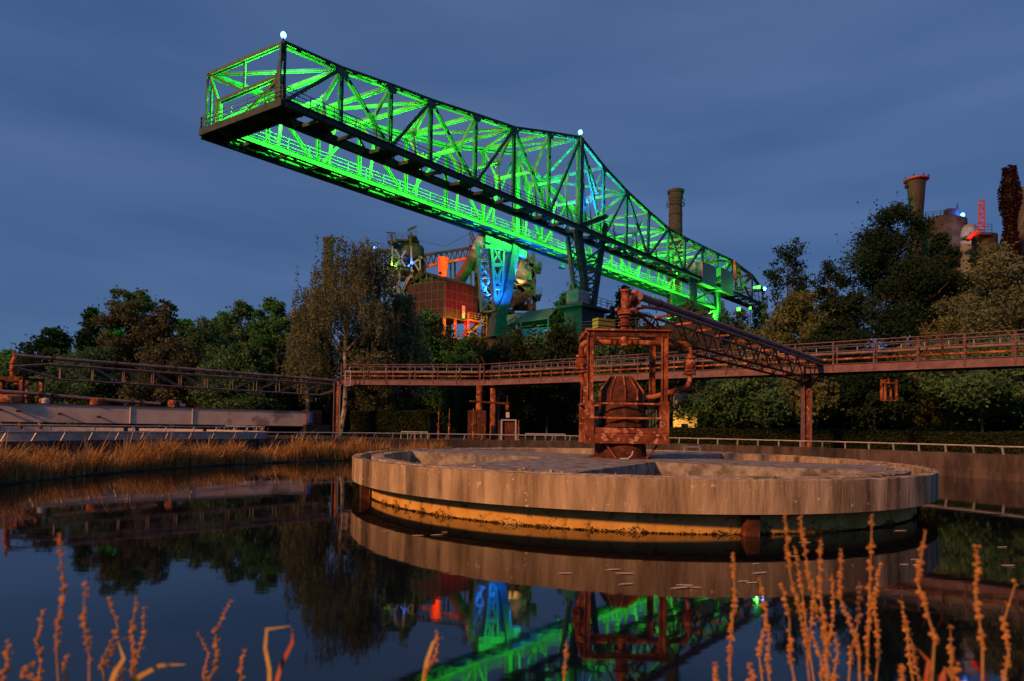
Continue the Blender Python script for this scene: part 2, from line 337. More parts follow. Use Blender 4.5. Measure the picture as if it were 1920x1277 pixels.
n = 2600; an = 6.2832 * rg.random(n); rr_ = np.where(rg.random(n) < .7, 7.50 + .19 * rg.random(n), 6.9 + .28 * rg.random(n)); cl = np.sin(an * 29) * np.sin(an * 11 + 1) > .1; an, rr_ = an[cl], rr_[cl]; n = len(an)
c_ = np.stack([DC.x + rr_ * np.cos(an), DC.y + rr_ * np.sin(an), np.full(n, .992)], 1); v_, f_ = leaf_quads(c_, .022, .25)
al = npmesh('moss', v_, f_, leafmat('moss_tufts', (.06, .05, .02), (.30, .22, .10), .1), tk, np.repeat(rg.random(n), 4)); al['kind'] = 'stuff'
# ------------------------------------------------------------------ pump frame in the tank's centre
FY0, FY1, FX0, FX1 = 17.0, 18.6, 2.13, 4.50
fr = thing('pump_frame', 'rusty steel portal frame with bell shaped pump housing and side valves', 'machine', (DC.x, DC.y, .97))
ZB, ZT = 1.40, 4.62
for x in (FX0 + .12, FX1 - .12):
    for y in (FY0 + .06, FY1 - .06):
        pw_ = MB().bar((x, y, 2.5), (x, y, ZT), .05, .16, (1, 0, 0)).obj('post', 'rust', fr)
        for sx in (-1, 1): MB().bar((x + sx * .075, y, 2.5), (x + sx * .075, y, ZT), .14, .022, (1, 0, 0)).obj('post_flange', 'rust', pw_)
for x in (FX0 + .12, FX1 - .12):
    for y in (FY0 + .06, FY1 - .06): MB().box((x, y, (ZB + 2.62) / 2), (.24, .2, 2.62 - ZB)).obj('corner_box', 'rust', fr)
for y in (FY0, FY1):
    bar('top_beam', 'rust', fr, (FX0 - .03, y, ZT + .03), (FX1 + .03, y, ZT + .03), .14, .05)
    bar('top_beam', 'rustdark', fr, (FX0 + .02, y + .03, ZT - .07), (FX1 - .02, y + .03, ZT - .07), .06, .15)
    bar('rail', 'rust', fr, (FX0 + .24, y, 2.55), (FX1 - .24, y, 2.55), .05, .05); bar('rail', 'rust', fr, (FX0 + .24, y, 2.14), (FX1 - .24, y, 2.14), .05, .05)
    bar('panel', 'rust', fr, (FX0 + .24, y, 1.55), (FX1 - .24, y, 1.55), .06, .28); bar('panel', 'rust', fr, (FX0 + .24, y + .03, 1.78), (FX1 - .24, y + .03, 1.78), .06, .15)
for x in (FX0, FX1):
    bar('top_beam', 'rust', fr, (x + .03, FY0, ZT), (x + .03, FY1, ZT), .12, .12); bar('panel', 'rust', fr, (x + (.05 if x < 3 else -.05), FY0 + .1, 1.6), (x + (.05 if x < 3 else -.05), FY1 - .1, 1.6), .06, .38)
    bar('rail', 'rust', fr, (x, FY0 + .1, 2.55), (x, FY1 - .1, 2.55), .05, .05)
for sx in (0, 1):
    x = FX0 + .2 if sx == 0 else FX1 - .2; s = 1 if sx == 0 else -1
    MB().hexa([V((x, FY0 + .01, ZT - .3)), V((x + s * .02, FY0 + .01, ZT - .3)), V((x + s * .02, FY0 + .04, ZT - .3)), V((x, FY0 + .04, ZT - .3)), V((x, FY0 + .01, ZT)), V((x + s * .3, FY0 + .01, ZT)), V((x + s * .3, FY0 + .04, ZT)), V((x, FY0 + .04, ZT))]).obj('knee_gusset', 'rust', fr)
    for k in range(5):  # louvre slats on each side of the housing
        xx = FX0 + .30 + k * .07 if sx == 0 else FX1 - .58 + k * .07
        bar('louvre_slat', 'crane', fr, (xx, FY0 + .25 + (k if sx == 0 else 4 - k) * .1, 1.65), (xx, FY0 + .25 + (k if sx == 0 else 4 - k) * .1, 2.4), .03, .12, (0, 1, 0))
bar('floor_plate', 'rustdark', fr, (DC.x, FY0 + .05, ZB + .02), (DC.x, FY1 - .05, ZB + .02), FX1 - FX0 - .2, .05)
hc = V((3.28, 17.8, 0))
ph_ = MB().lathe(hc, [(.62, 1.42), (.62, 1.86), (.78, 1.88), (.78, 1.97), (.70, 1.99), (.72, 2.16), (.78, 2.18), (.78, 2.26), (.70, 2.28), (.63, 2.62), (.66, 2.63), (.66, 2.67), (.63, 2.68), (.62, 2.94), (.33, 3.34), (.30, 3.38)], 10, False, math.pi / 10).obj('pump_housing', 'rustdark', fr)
for k in range(10):
    a = math.pi / 10 + k * math.pi / 5; c, s = math.cos(a), math.sin(a)
    MB().hexa([hc + V((r * c - e * s, r * s + e * c, z)) for e in (-.015, .015) for r, z in ((.60, 2.66), (.68, 2.66), (.66, 2.97), (.58, 2.97))]).obj('rib', 'rust', ph_)
    MB().bar(hc + V((.63 * c, .63 * s, 2.95)), hc + V((.33 * c, .33 * s, 3.36)), .03, .06).obj('rib', 'rust', ph_)
# pipes, flanged valves
def flange(par, c, r, h=.05, m='rust', ax=(0, 0, 1)): c = V(c); ax = V(ax); MB().tube([c - ax * h / 2, c + ax * h / 2], r, 14).obj('flange', m, par)
PY = FY0 + .75
def arc(c, r, a0, a1, ux, uz, n=6): return [V(c) + V(ux) * r * math.cos(a0 + (a1 - a0) * i / n) + V(uz) * r * math.sin(a0 + (a1 - a0) * i / n) for i in range(n + 1)]
for s, xv in ((-1, px(1090, 677, 17.75).x), (1, px(1293, 677, 17.75).x)):
    ptz = 4.40
    xe = xv - s * .22
    pp = [V((3.32, PY, ptz))] + arc((xe, PY, ptz - .22), .22, math.pi / 2, 0, (s, 0, 0), (0, 0, 1)) + [V((xv, PY, 3.98))]
    tube('pipe', 'rust', fr, pp, .085, 10); 
    flange(fr, (xv, PY, 3.97), .17); flange(fr, (xv, PY, 3.60), .19); flange(fr, (xv, PY, 3.50), .17)
    vb = MB().lathe((xv, PY, 3.60), [(.09, 0), (.13, .03), (.175, .10), (.185, .18), (.165, .26), (.11, .34), (.09, .37)], 16).obj('valve_ball', 'rust', fr)
    if s < 0: lo = [V((xv, PY, 3.52)), V((xv, PY, 3.30)), V((xv + .05, PY, 3.15)), V((xv + .22, PY, 2.85)), V((xv + .32, PY, 2.6))]
    else: lo = [V((xv, PY, 3.52)), V((xv, PY, 3.28)), V((xv - .05, PY, 3.15)), V((xv - .18, PY, 3.07)), V((xv - .6, PY - .05, 2.93)), V((4.2, PY, 2.78)), V((3.8, PY, 2.76))]
    tube('pipe', 'rust', fr, lo, .08, 10)
    bx = 3.32 + s * .30
    for dx in (-.08, .08): flange(fr, (bx + dx, PY, ptz), .13, .03, 'rustdark', (1, 0, 0))
tube('standpipe', 'rust', fr, [(3.36, PY, 4.30), (3.36, PY, 5.45), (3.36, PY, 5.95)], .12, 12)
for z, r in ((4.66, .23), (4.74, .18), (4.92, .19), (4.99, .19), (5.16, .17), (5.26, .22), (5.32, .22), (5.95, .16)): flange(fr, (3.36, PY, z), r, .05)
tube('elbow', 'rust', fr, [(3.36, PY, 5.45)] + arc((3.58, PY + .2, 5.60), .22, math.pi, math.pi / 2, (.74, .67, 0), (0, 0, 1)) + [(3.72, PY + .35, 5.83)], .14, 12)
flange(fr, (3.74, PY + .37, 5.83), .24, .06, 'rust', (.66, .75, 0))
for p, q in (((2.75, 17.2, 1.38), (3.0, 16.9, .98)), ((3.9, 17.1, .99), (4.25, 17.3, 1.36))): tube('drain_pipe', 'rust', fr, [p, q], .035, 8)
tube('hose', 'box', fr, [(3.1, 16.85, .99), (3.3, 16.8, .99), (3.42, 16.85, 1.08), (3.47, 16.9, 1.2)], .018, 6)
# little steel hatch frame on the deck edge
hf = thing('hatch_frame', 'small open square steel frame standing on the tank deck', 'frame', (6.9, 22.7, .97))
for p, q in (((6.6, 22.7, .97), (6.6, 22.7, 1.2)), ((7.2, 22.7, .97), (7.2, 22.7, 1.2)), ((6.58, 22.7, 1.2), (7.22, 22.7, 1.2))): bar('bar', 'rail', hf, p, q, .05, .05)
# ------------------------------------------------------------------ pipe truss from the frame to the walkway
A = V((3.36, 17.85, 0)); B = V((16.2, 31.6, 0)); ud = (B - A).normalized(); nn = V((ud.y, -ud.x, 0)); LT = (B - A).length
pt = thing('pipe_truss', 'rusty lattice truss carrying a pipe from pump frame to walkway', 'pipe truss', B)
def tp(s, o, z0, z1): return A + ud * s * LT + nn * o + V((0, 0, z0 + (z1 - z0) * s))
for o in (.42, -.42):
    tube('top_chord', 'pipe', pt, [tp(.01, o, 5.50, 5.50), tp(.08, o, 5.62, 5.35), tp(1, o, 5.62, 5.33)], .055, 8)
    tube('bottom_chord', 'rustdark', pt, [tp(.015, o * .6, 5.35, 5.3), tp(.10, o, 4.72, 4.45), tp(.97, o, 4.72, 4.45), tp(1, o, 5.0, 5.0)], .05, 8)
    K = 11
    for k in range(K):
        s0, s1 = .10 + .86 * k / K, .10 + .86 * (k + 1) / K; sm = (s0 + s1) / 2
        tube('brace', 'rust', pt, [tp(s0, o, 4.72, 4.45), tp(sm, o, 5.62, 5.33)], .03, 6); tube('brace', 'rust', pt, [tp(sm, o, 5.62, 5.33), tp(s1, o, 4.72, 4.45)], .03, 6)
for k in range(12):
    s0 = .05 + .9 * k / 11
    bar('cross_strut', 'rust', pt, tp(s0, .42, 5.62, 5.33), tp(s0, -.42, 5.62, 5.33), .07, .07)
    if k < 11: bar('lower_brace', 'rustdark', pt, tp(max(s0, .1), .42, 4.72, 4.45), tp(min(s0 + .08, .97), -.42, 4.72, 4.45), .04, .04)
pp_ = tube('pipe', 'pipe', pt, [tp(.02, .30, 5.83, 5.83), tp(1.0, .30, 5.83, 5.55)], .115, 12)
for s in (.08, .22, .36, .5, .64, .78, .92): MB().tube([tp(s, .30, 5.83, 5.55) - ud * .04, tp(s, .30, 5.83, 5.55) + ud * .04], .14, 12).obj('pipe_collar', 'rustdark', pp_)
for s in (.05, .4, .7): bar('saddle', 'rust', pt, tp(s, .30, 5.6, 5.33), tp(s, .30, 5.75, 5.48), .06, .06)
# ------------------------------------------------------------------ walkway bridge
KH = 3.11; UZ = CH + KH
def bpt(x, y): return onz(x, y, UZ)
BP = [bpt(640, 721.5), bpt(900, 723.0), bpt(1870, 687.5)]
BP.append(BP[2] + (BP[2] - BP[1]).normalized() * 6)
wk = thing('walkway_bridge', 'long rusty red steel walkway with handrails and pipes on columns', 'bridge', (BP[1].x, BP[1].y, GZ))
WW = 1.3
def offs(p, q, o): d = (q - p).normalized(); return V((d.y, -d.x, 0)) * o     # + towards the camera side
for p, q in ((BP[0], BP[1]), (BP[1], BP[3])):
    d = (q - p).normalized(); n = offs(p, q, 1.0); Ls = (q - p).length
    for o in (0.0, -WW):
        gi = bar('girder', 'bridge', wk, p + n * o + V((0, 0, .22)), q + n * o + V((0, 0, .22)), .05, .44); 
        for z in (.012, .43): bar('girder_flange', 'bridge', gi, p + n * o + V((0, 0, z)), q + n * o + V((0, 0, z)), .18, .025)
    bar('deck_plate', 'rustdark', wk, p - n * WW / 2 + V((0, 0, .40)), q - n * WW / 2 + V((0, 0, .40)), WW - .06, .03)
    k = int(Ls / 1.75)
    for i in range(k + 1):
        c = p + d * (Ls * i / k)
        for o, lo in ((.05, .10), (-WW - .05, .30)):
            bar('rail_post', 'bridge', wk, c + n * o + V((0, 0, lo)), c + n * o + V((0, 0, 1.56)), .05, .06)
        bar('cross_member', 'rustdark', wk, c + n * -.03 + V((0, 0, .12)), c - n * (WW - .03) + V((0, 0, .12)), .08, .16)
    for o in (.05, -WW - .05):
        tube('hand_rail', 'bridge', wk, [p + n * o + V((0, 0, 1.57)), q + n * o + V((0, 0, 1.57))], .026, 6)
        tube('mid_rail', 'bridge', wk, [p + n * o + V((0, 0, 1.08)), q + n * o + V((0, 0, 1.08))], .022, 6)
    # ladder-like cable tray behind the far rail
    for z in (1.17, 1.50): bar('tray_rail', 'rail', wk, p - n * (WW + .2) + V((0, 0, z)), q - n * (WW + .2) + V((0, 0, z)), .04, .045)
    k2 = int(Ls / .95)
    for i in range(k2 + 1):
        c = p + d * (Ls * i / k2) - n * (WW + .2); bar('tray_rung', 'rail', wk, c + V((0, 0, 1.17)), c + V((0, 0, 1.50)), .035, .04)
    tube('pipe', 'pipe', wk, [p - n * .35 + V((0, 0, 1.0)), q - n * .35 + V((0, 0, 1.0))], .075, 10)
    tube('pipe', 'rust', wk, [p - n * .25 + V((0, 0, .70)), q - n * .25 + V((0, 0, .70))], .06, 10)
def column(par, p, top, wd, m='bridge'):
    cw_ = MB().bar((p[0], p[1], GZ - .1), (p[0], p[1], top), wd * .12, wd * .72, (1, 0, 0)).obj('column', 'rust', par)
    for s in (-1, 1): MB().bar((p[0] + s * wd * .42, p[1], GZ - .1), (p[0] + s * wd * .42, p[1], top), wd * .75, wd * .14, (1, 0, 0)).obj('column_flange', m, cw_)

pc = px(1512, 700, 32.6); column(wk, (pc.x, pc.y), UZ, .46)
for s in (-1, 1): bar('bracket', 'rust', wk, (pc.x, pc.y, UZ - .9), (pc.x + s * .55, pc.y + s * -.3, UZ), .12, .12)
pl = px(631, 760, BP[0].y - .4); column(wk, (pl.x, pl.y), UZ + .2, .42)
for k in range(16): bar('ladder_rung', 'rail', wk, (pl.x + .27, pl.y - .12, GZ + .2 + k * .26), (pl.x + .27, pl.y + .12, GZ + .2 + k * .26), .025, .025)
for s in (-.12, .12): bar('ladder_side', 'rail', wk, (pl.x + .27, pl.y + s, GZ), (pl.x + .27, pl.y + s, UZ), .03, .03)
pg = px(652, 716, BP[0].y - .8)
for x in (-.2, .2): bar('gate_bar', 'rail', wk, (pg.x + x, pg.y, UZ - .1), (pg.x + x, pg.y, UZ + 1.0), .05, .05)
for z in (-.1, .45, 1.0): bar('gate_bar', 'rail', wk, (pg.x - .2, pg.y, UZ + z), (pg.x + .2, pg.y, UZ + z), .05, .05)
for xx, r, m in ((899, .26, 'rust'), (925, .24, 'rust')):
    p = px(xx, 760, 44.2); tube('column', m, wk, [(p.x, p.y, GZ - .1), (p.x, p.y, UZ)], r, 14)
p1, p2 = px(880, 752, 44.0), px(955, 757, 44.0); bar('cross_member', 'rustdark', wk, p1, p2, .14, .14)
p = px(935, 760, 44.8); tube('downpipe', 'pipe', wk, [(p.x, p.y, GZ), (p.x, p.y, UZ)], .09, 8)
# caged ladder stub hanging under the bridge
lp = px(1667, 735, 29.6)
for dx, dy in ((-.38, 0), (-.2, 0), (-.1, .3), (.36, 0), (.3, .35)): bar('hanging_bar', 'rust', wk, lp + V((dx, dy, -.42)), lp + V((dx, dy, .62)), .09, .07)
for z in (-.42, .45): bar('hanging_bar', 'rust', wk, lp + V((-.42, 0, z)), lp + V((.42, 0, z)), .06, .05)
bar('hanging_bar', 'rust', wk, lp + V((0, 0, .4)), lp + V((0, .1, 1.0)), .06, .06)
for x0, x1, d0 in ((1738, 1733, 28.5), (1767, 1760, 28.0)):
    tube('lamp_stub', 'rustdark', wk, [px(x0, 672, d0), px(x0 - 1, 630, d0), px(x1 - 6, 604, d0)], .04, 6)
for x0, x1 in ((897, 893), (908, 906)): tube('lamp_stub', 'rustdark', wk, [px(x0, 708, 43.5), px(x0, 680, 43.5), px(x1 - 4, 668, 43.5)], .05, 6)
# ------------------------------------------------------------------ second basin with scraper bridge and its pipe truss
b2 = thing('second_basin_wall', 'pale concrete ring wall of the neighbouring basin', 'wall', (C2.x, C2.y - R2, .3))
MB().ring((C2.x, C2.y), R2, R2 + .3, .2, 1.30, n=96, jit=.01).obj('wall_body', 'palewall', b2)
MB().ring((C2.x, C2.y), R2 + .26, R2 + .31, 1.30, 1.33, n=96).obj('coping', 'concrete_top', b2)
r2 = thing('second_basin_railing', 'thin pale railing on the neighbouring basin wall', 'railing', (C2.x + R2, C2.y, 1.40))
a0, a1 = math.radians(-110), math.radians(60); NP = 26
for i in range(NP + 1):
    t = a0 + (a1 - a0) * i / NP; c, s = math.cos(t), math.sin(t)
    bar('post', 'rail', r2, (C2.x + (R2 + .1) * c, C2.y + (R2 + .1) * s, 1.39), (C2.x + (R2 + .2) * c, C2.y + (R2 + .2) * s, 1.60), .05, .05)
tube('top_rail', 'rail', r2, [V((C2.x + (R2 + .2) * math.cos(a0 + (a1 - a0) * i / 60), C2.y + (R2 + .2) * math.sin(a0 + (a1 - a0) * i / 60), 1.61)) for i in range(61)], .03, 6)
sb = thing('scraper_bridge', 'long beige box girder with rusty pipes and tanks over the second basin', 'bridge', (-13.6, 38.6, 1.4))
g0, g1 = px(-260, 770, 27.5), px(572, 785, 38.6); g0.z, g1.z = 2.18, 2.18
gd_ = (g1 - g0).normalized(); gn = V((gd_.y, -gd_.x, 0)); GL = (g1 - g0).length
def gp(x, o=0.0, z=0.0):   # a point on the girder line under pixel column x
    q = onplane(x, 780, g0, gn); return V((q.x, q.y, 2.18)) + gn * o + V((0, 0, z))
bar('girder', 'beige', sb, g0, g1, .5, .96); bar('girder_flange', 'rustdark', sb, g0 + V((0, 0, .49)), g1 + V((0, 0, .49)), .62, .03); bar('girder_flange', 'rustdark', sb, g0 + V((0, 0, -.49)), g1 + V((0, 0, -.49)), .62, .03)
for x in (-120, 244, 360): bar('stiffener', 'beige', sb, gp(x, .27, -.47), gp(x, .27, .47), .05, .05)
for x, z in ((3, .12), (38, .08), (115, -.02), (187, -.14)): 
    tube('nozzle', 'rustdark', sb, [gp(x, .25, z), gp(x, .52, z)], .05, 8); MB().tube([gp(x, .5, z) - gd_ * .12, gp(x, .5, z) + gd_ * .05], .06, 8).obj('nozzle_cap', 'rustdark', sb)
tube('pipe', 'pipe', sb, [gp(-260, .1, 1.25), gp(75, .1, .98), gp(160, .1, .83), gp(300, .1, .66)], .10, 10)
for x in (40, 68, 97, 140, 275): bar('pipe_support', 'rustdark', sb, gp(x, .1, .48), gp(x, .1, .80), .09, .09)
for x in (75, 97, 137, 245, 262): flange(sb, gp(x, .1, 1.0 if x < 100 else .80 if x < 200 else .70), .15, .10, 'rustdark', gd_)
for x, r, h in ((182, .36, .33), (325, .30, .36), (20, .55, .34)): MB().lathe(gp(x, 0, .50), [(r, 0), (r, h), (r * .9, h + .04), (r * .5, h + .06)], 18).obj('tank', 'rust', sb)
MB().lathe(gp(85, .05, .5), [(.2, 0), (.2, .22), (.12, .3)], 10).obj('motor', 'box', sb)
tube('valve', 'box', sb, [gp(336, .1, .62), gp(346, .1, .62)], .09, 8)
e = gp(585, 0, 0); box('end_carriage', 'rustdark', sb, e + V((0, 0, .0)), (.9, .9, 1.15), .7); box('end_carriage_base', 'dark', sb, e + V((.3, -.1, -.62)), (1.6, .8, .5), .7)
box('control_panel', 'blue', sb, e + V((.1, -.6, .1)), (.22, .1, .7), .7)
for x in (237, 258, 385): bar('hanger', 'rust', sb, gp(x, 0, -.5), gp(x, 0, -1.1), .14, .14)
t2 = thing('pipe_truss', 'slender weathered pipe truss spanning above the second basin', 'pipe truss', px(628, 715, 45))
Tq0 = onz(26, 666, 5.45); Tq1 = px(632, 716, 46.0); tz = 5.45
q0 = V((Tq0.x, Tq0.y, 0)); q1 = V((Tq1.x, Tq1.y, 0)); td = (q1 - q0).normalized(); tn = V((td.y, -td.x, 0)); TL = (q1 - q0).length
def tq(s, o, z): return q0 + td * (s * TL) + tn * o + V((0, 0, z))
tube('pipe', 'pipe', t2, [tq(0, .2, 5.42), tq(1, .2, 5.20)], .11, 10)
for o in (.35, -.35):
    tube('top_chord', 'pipe', t2, [tq(.0, o, 4.80), tq(.08, o, 5.05), tq(.97, o, 4.90)], .05, 6); tube('bottom_chord', 'pipe', t2, [tq(.01, o, 4.75), tq(.11, o, 4.20), tq(.93, o, 4.05), tq(1, o, 4.55)], .045, 6)
    for k in range(10):
        s0 = .11 + .82 * k / 10; s1 = .11 + .82 * (k + 1) / 10
        bar('upright', 'pipe', t2, tq(s0, o, 4.2 - .15 * s0), tq(s0, o, 5.05 - .15 * s0), .05, .05)
        if k < 5: bar('diagonal', 'pipe', t2, tq(s0, o, 5.05 - .15 * s0), tq(s1, o, 4.2 - .15 * s1), .045, .045)
        else: bar('diagonal', 'pipe', t2, tq(s0, o, 4.2 - .15 * s0), tq(s1, o, 5.05 - .15 * s1), .045, .045)
for s in (.09, .25, .42, .6, .78): MB().tube([tq(s, .2, 5.42 - .22 * s) - td * .06, tq(s, .2, 5.42 - .22 * s) + td * .06], .14, 10).obj('pipe_collar', 'rustdark', t2)
f2 = thing('support_frame', 'rusty portal frame with standpipe carrying the slender pipe truss', 'frame', (q0.x, q0.y, 1.4))
tube('standpipe', 'rust', f2, [q0 + V((0, 0, 4.1)), q0 + V((0, 0, 5.1)), q0 + td * .15 + tn * .2 + V((0, 0, 5.42))], .15, 10)
for z in (4.2, 4.6, 5.0): flange(f2, q0 + V((0, 0, z)), .22)
bar('mast', 'rust', f2, q0 + V((0, 0, 5.3)), q0 + V((0, 0, 5.75)), .1, .1); 
for dx in (-1.2, 1.1):
    for dy in (-.7, .7): bar('post', 'rust', f2, q0 + V((dx, dy, 1.3)), q0 + V((dx, dy, 4.1)), .16, .16, (1, 0, 0))
for dy in (-.7, .7): bar('top_beam', 'rustdark', f2, q0 + V((-1.3, dy, 4.1)), q0 + V((1.2, dy, 4.1)), .16, .18)
for dx in (-1.2, 1.1): bar('top_beam', 'rustdark', f2, q0 + V((dx, -.62, 4.1)), q0 + V((dx, .62, 4.1)), .14, .14)
tube('pipe', 'rust', f2, [q0 + V((.1, 0, 3.8)), q0 + V((.75, 0, 3.75)), q0 + V((.85, 0, 3.5)), q0 + V((.85, 0, 2.6))], .09, 8)
MB().lathe(q0 + V((.85, 0, 3.0)), [(.1, 0), (.2, .08), (.2, .26), (.1, .36)], 12).obj('valve_ball', 'rust', f2)

# ------------------------------------------------------------------ gantry crane
CN = px(531, 195, 50.0); CZ = CN.z
cu = onz(1400, 560, CZ) - CN; cu.z = 0; cu.normalize(); cn = V((cu.y, -cu.x, 0)); CW = V((-8.6, 4.7, 0))
wl = CW.length; wdir = CW.normalized()
def near(x, y): return onplane(x, y, CN, cn)
def far(x, y): return onplane(x, y, CN + CW, cn)
NX = [(531, 82), (640, 130), (733, 162), (808, 190), (892, 217), (964, 241), (1030, 250), (1088, 259), (1132, 314), (1175, 360), (1216, 398), (1253, 430), (1284, 447), (1317, 463), (1344, 476), (1372, 489), (1410, 517), (1430, 545)]
BN, TN = [], []
for x, y in NX:
    t = near(x, y); TN.append(t); BN.append(V((t.x, t.y, CZ)))
TN[-1].z = max(TN[-1].z, CZ + 1.5)
CEND = BN[-1]
cr_ = thing('gantry_crane', 'huge steel lattice gantry crane with long cantilever lit bright green', 'crane', V((BN[7].x, BN[7].y, 14.5)))
def laced(name, p, q, wd, dp, nrm, m='crane'):
    """two channels joined by batten plates, the built-up members of the old crane"""
    a = (q - p).normalized(); s = a.cross(V(nrm)).normalized(); mb = MB(); Ln = (q - p).length
    for k in (-1, 1): mb.bar(p + s * k * wd * .39, q + s * k * wd * .39, wd * .22, dp, nrm)
    k = max(2, int(Ln / 2.0))
    for i in range(k):
        c = p + a * Ln * (i + .5) / k
        mb.bar(c - a * .22, c + a * .22, wd * .58, dp * .4, nrm)
    return mb.obj(name, m, cr_)
n3 = V(cn)
for side in (0, 1):
    O = CW if side else V((0, 0, 0))
    for i in range(len(NX) - 1):
        p, q = TN[i] + O, TN[i+1] + O
        bar('top_chord', 'crane', cr_, p + V((0, 0, .16)), q + V((0, 0, .16)), .48, .10)
        laced('top_chord', p - V((0, 0, .1)), q - V((0, 0, .1)), .38, .40, n3)
        bar('bottom_chord', 'crane', cr_, BN[i] + O + V((0, 0, .1)), BN[i+1] + O + V((0, 0, .1)), .4, .45)
    for i in range(len(NX)):
        if i == 7: continue
        laced('upright', BN[i] + O, TN[i] + O, .40 if i else .5, .34, n3)
        if i: 
            g = TN[i] + O; MB().bar(g - V((0, 0, .75)) + n3 * (-.2 if side else .2), g - V((0, 0, .05)) + n3 * (-.2 if side else .2), .8, .04, n3, w2=1.5).obj('gusset', 'crane', cr_)
    tops = [1, 3, 5, 7, 9, 11, 13, 15]
    for t in tops:
        bar('diagonal', 'crane', cr_, BN[t-1] + O, TN[t] + O, .30, .34, n3); laced('diagonal', TN[t] + O, BN[t+1] + O, .34, .30, n3)
    # the tower post over the legs
    bar('tower_post', 'crane', cr_, BN[7] + O, TN[7] + O, .8, .7, (cu.x, cu.y, 0)); 
    laced('tower_brace', BN[7] + O + cu * 1.6, TN[7] + O - V((0, 0, .6)), .35, .3, n3); laced('tower_brace', BN[7] + O + cu * 4.2 + V((0, 0, 6)), TN[7] + O - V((0, 0, .6)), .35, .3, n3)
# cross struts, sway frames and lateral bracing between the two trusses
for i in range(len(NX)):
    laced('cross_strut', TN[i], TN[i] + CW, .36, .32, V((0, 0, 1)))
    h = TN[i].z - CZ
    if 1 <= i <= 15 and h > 2.5:
        zk = CZ + h * .58; k1 = BN[i] + CW * .22; k2 = BN[i] + CW * .78; k1.z = k2.z = zk
        bar('sway_knee', 'crane', cr_, TN[i], k1, .26, .26); bar('sway_knee', 'crane', cr_, TN[i] + CW, k2, .26, .26)
        laced('sway_beam', k1, k2, .34, .28, V((0, 0, 1)))
        for k, o in ((k1, V((0, 0, 0))), (k2, CW)):
            bar('sway_leg', 'crane', cr_, k, BN[i] + o + (wdir * 1.6 if o.length == 0 else -wdir * 1.6), .24, .24)
            MB().bar(k - V((0, 0, .5)) - cu * .03, k + V((0, 0, .5)) - cu * .03, .9, .05, (cu.x, cu.y, 0), w2=1.2).obj('gusset', 'crane', cr_)
    if i < len(NX) - 1:
        a, b = (TN[i], TN[i+1] + CW) if i % 2 else (TN[i] + CW, TN[i+1])
        laced('lateral_brace', a, b, .30, .22, V((0, 0, 1)))
# walkways / runway girders: near strip and far strip
def strip(o0, o1, zz, nm):
    a, b = CN - cu * .5, CEND; Ls = (b - a).length
    A0, A1 = a + wdir * o0 + V((0, 0, zz)), b + wdir * o0 + V((0, 0, zz)); B0, B1 = a + wdir * o1 + V((0, 0, zz)), b + wdir * o1 + V((0, 0, zz))
    for p, q, hgt in ((A0, A1, .55), (B0, B1, .75)):
        rgd = bar('runway_girder', 'cranedark', cr_, p - V((0, 0, hgt / 2)), q - V((0, 0, hgt / 2)), .14, hgt)
        for z in (0, -hgt): bar('girder_flange', 'cranedark', rgd, p + V((0, 0, z)), q + V((0, 0, z)), .42, .05)
    k = int(Ls / 3.4)
    for i in range(k + 1):
        c0 = A0 + cu * (Ls * i / k); c1 = B0 + cu * (Ls * i / k)
        bar('floor_beam', 'cranedark', cr_, c0 - V((0, 0, .3)), c1 - V((0, 0, .3)), .22, .34)
        if i < k:
            m0 = (c0 + c1) / 2; g = Ls / k
            if i % 3 != 2: bar('floor_panel', 'cranedark', cr_, m0 + cu * .25 - V((0, 0, .06)), m0 + cu * (g * .62) - V((0, 0, .06)), abs(o1 - o0) * .8, .05)
            bar('floor_brace', 'cranedark', cr_, c0 - V((0, 0, .42)), c1 + cu * g - V((0, 0, .42)), .14, .12)
    return A0, A1, B0, B1
sn = strip(-1.0, 1.7, -.12, 'near'); sf = strip(wl - 1.9, wl + .4, -.12, 'far')
def railing(p, q, par, m='crane', h=1.15, step=2.0, nr=3):
    d = (q - p); Ls = d.length; d.normalize(); k = max(1, int(Ls / step))
    for i in range(k + 1): bar('rail_post', m, par, p + d * (Ls * i / k), p + d * (Ls * i / k) + V((0, 0, h)), .07, .07)
    for j in range(nr): bar('rail_bar', m, par, p + V((0, 0, h * (j + 1) / nr)), q + V((0, 0, h * (j + 1) / nr)), .055, .055)
railing(sn[0], sn[1], cr_, step=2.2); railing(sf[2], sf[3], cr_, step=2.2); railing(sf[0], sf[1], cr_, step=2.2)
# cross platform at the tip of the cantilever
e0, e1 = sn[0] - cu * .3, sf[2] - cu * .1
bar('end_girder', 'cranedark', cr_, e0 - V((0, 0, .3)), e1 - V((0, 0, .3)), .25, .6); bar('end_girder', 'cranedark', cr_, e0 + cu * 1.9 - V((0, 0, .35)), e1 + cu * 1.9 - V((0, 0, .35)), .25, .6)
bar('end_platform', 'cranedark', cr_, e0 + cu * .95 - V((0, 0, .05)), e1 + cu * .95 - V((0, 0, .05)), 1.7, .06); railing(e0, e1, cr_, step=2.0)
MB().bar(BN[0] + wdir * .4, BN[0] + wdir * .4 + V((0, 0, 2.6)), .5, .5).obj('end_post', 'crane', cr_); bar('end_brace', 'crane', cr_, BN[0] + wdir * .5 + V((0, 0, 2.6)), TN[0], .25, .25)
MB().bar(BN[0] + wdir * (wl - 1.4), BN[0] + wdir * (wl - 1.4) + V((0, 0, 2.2)), .5, .5).obj('end_post', 'crane', cr_); bar('end_brace', 'crane', cr_, BN[0] + wdir * (wl - 1.4) + V((0, 0, 2.2)), TN[0] + CW, .25, .25)
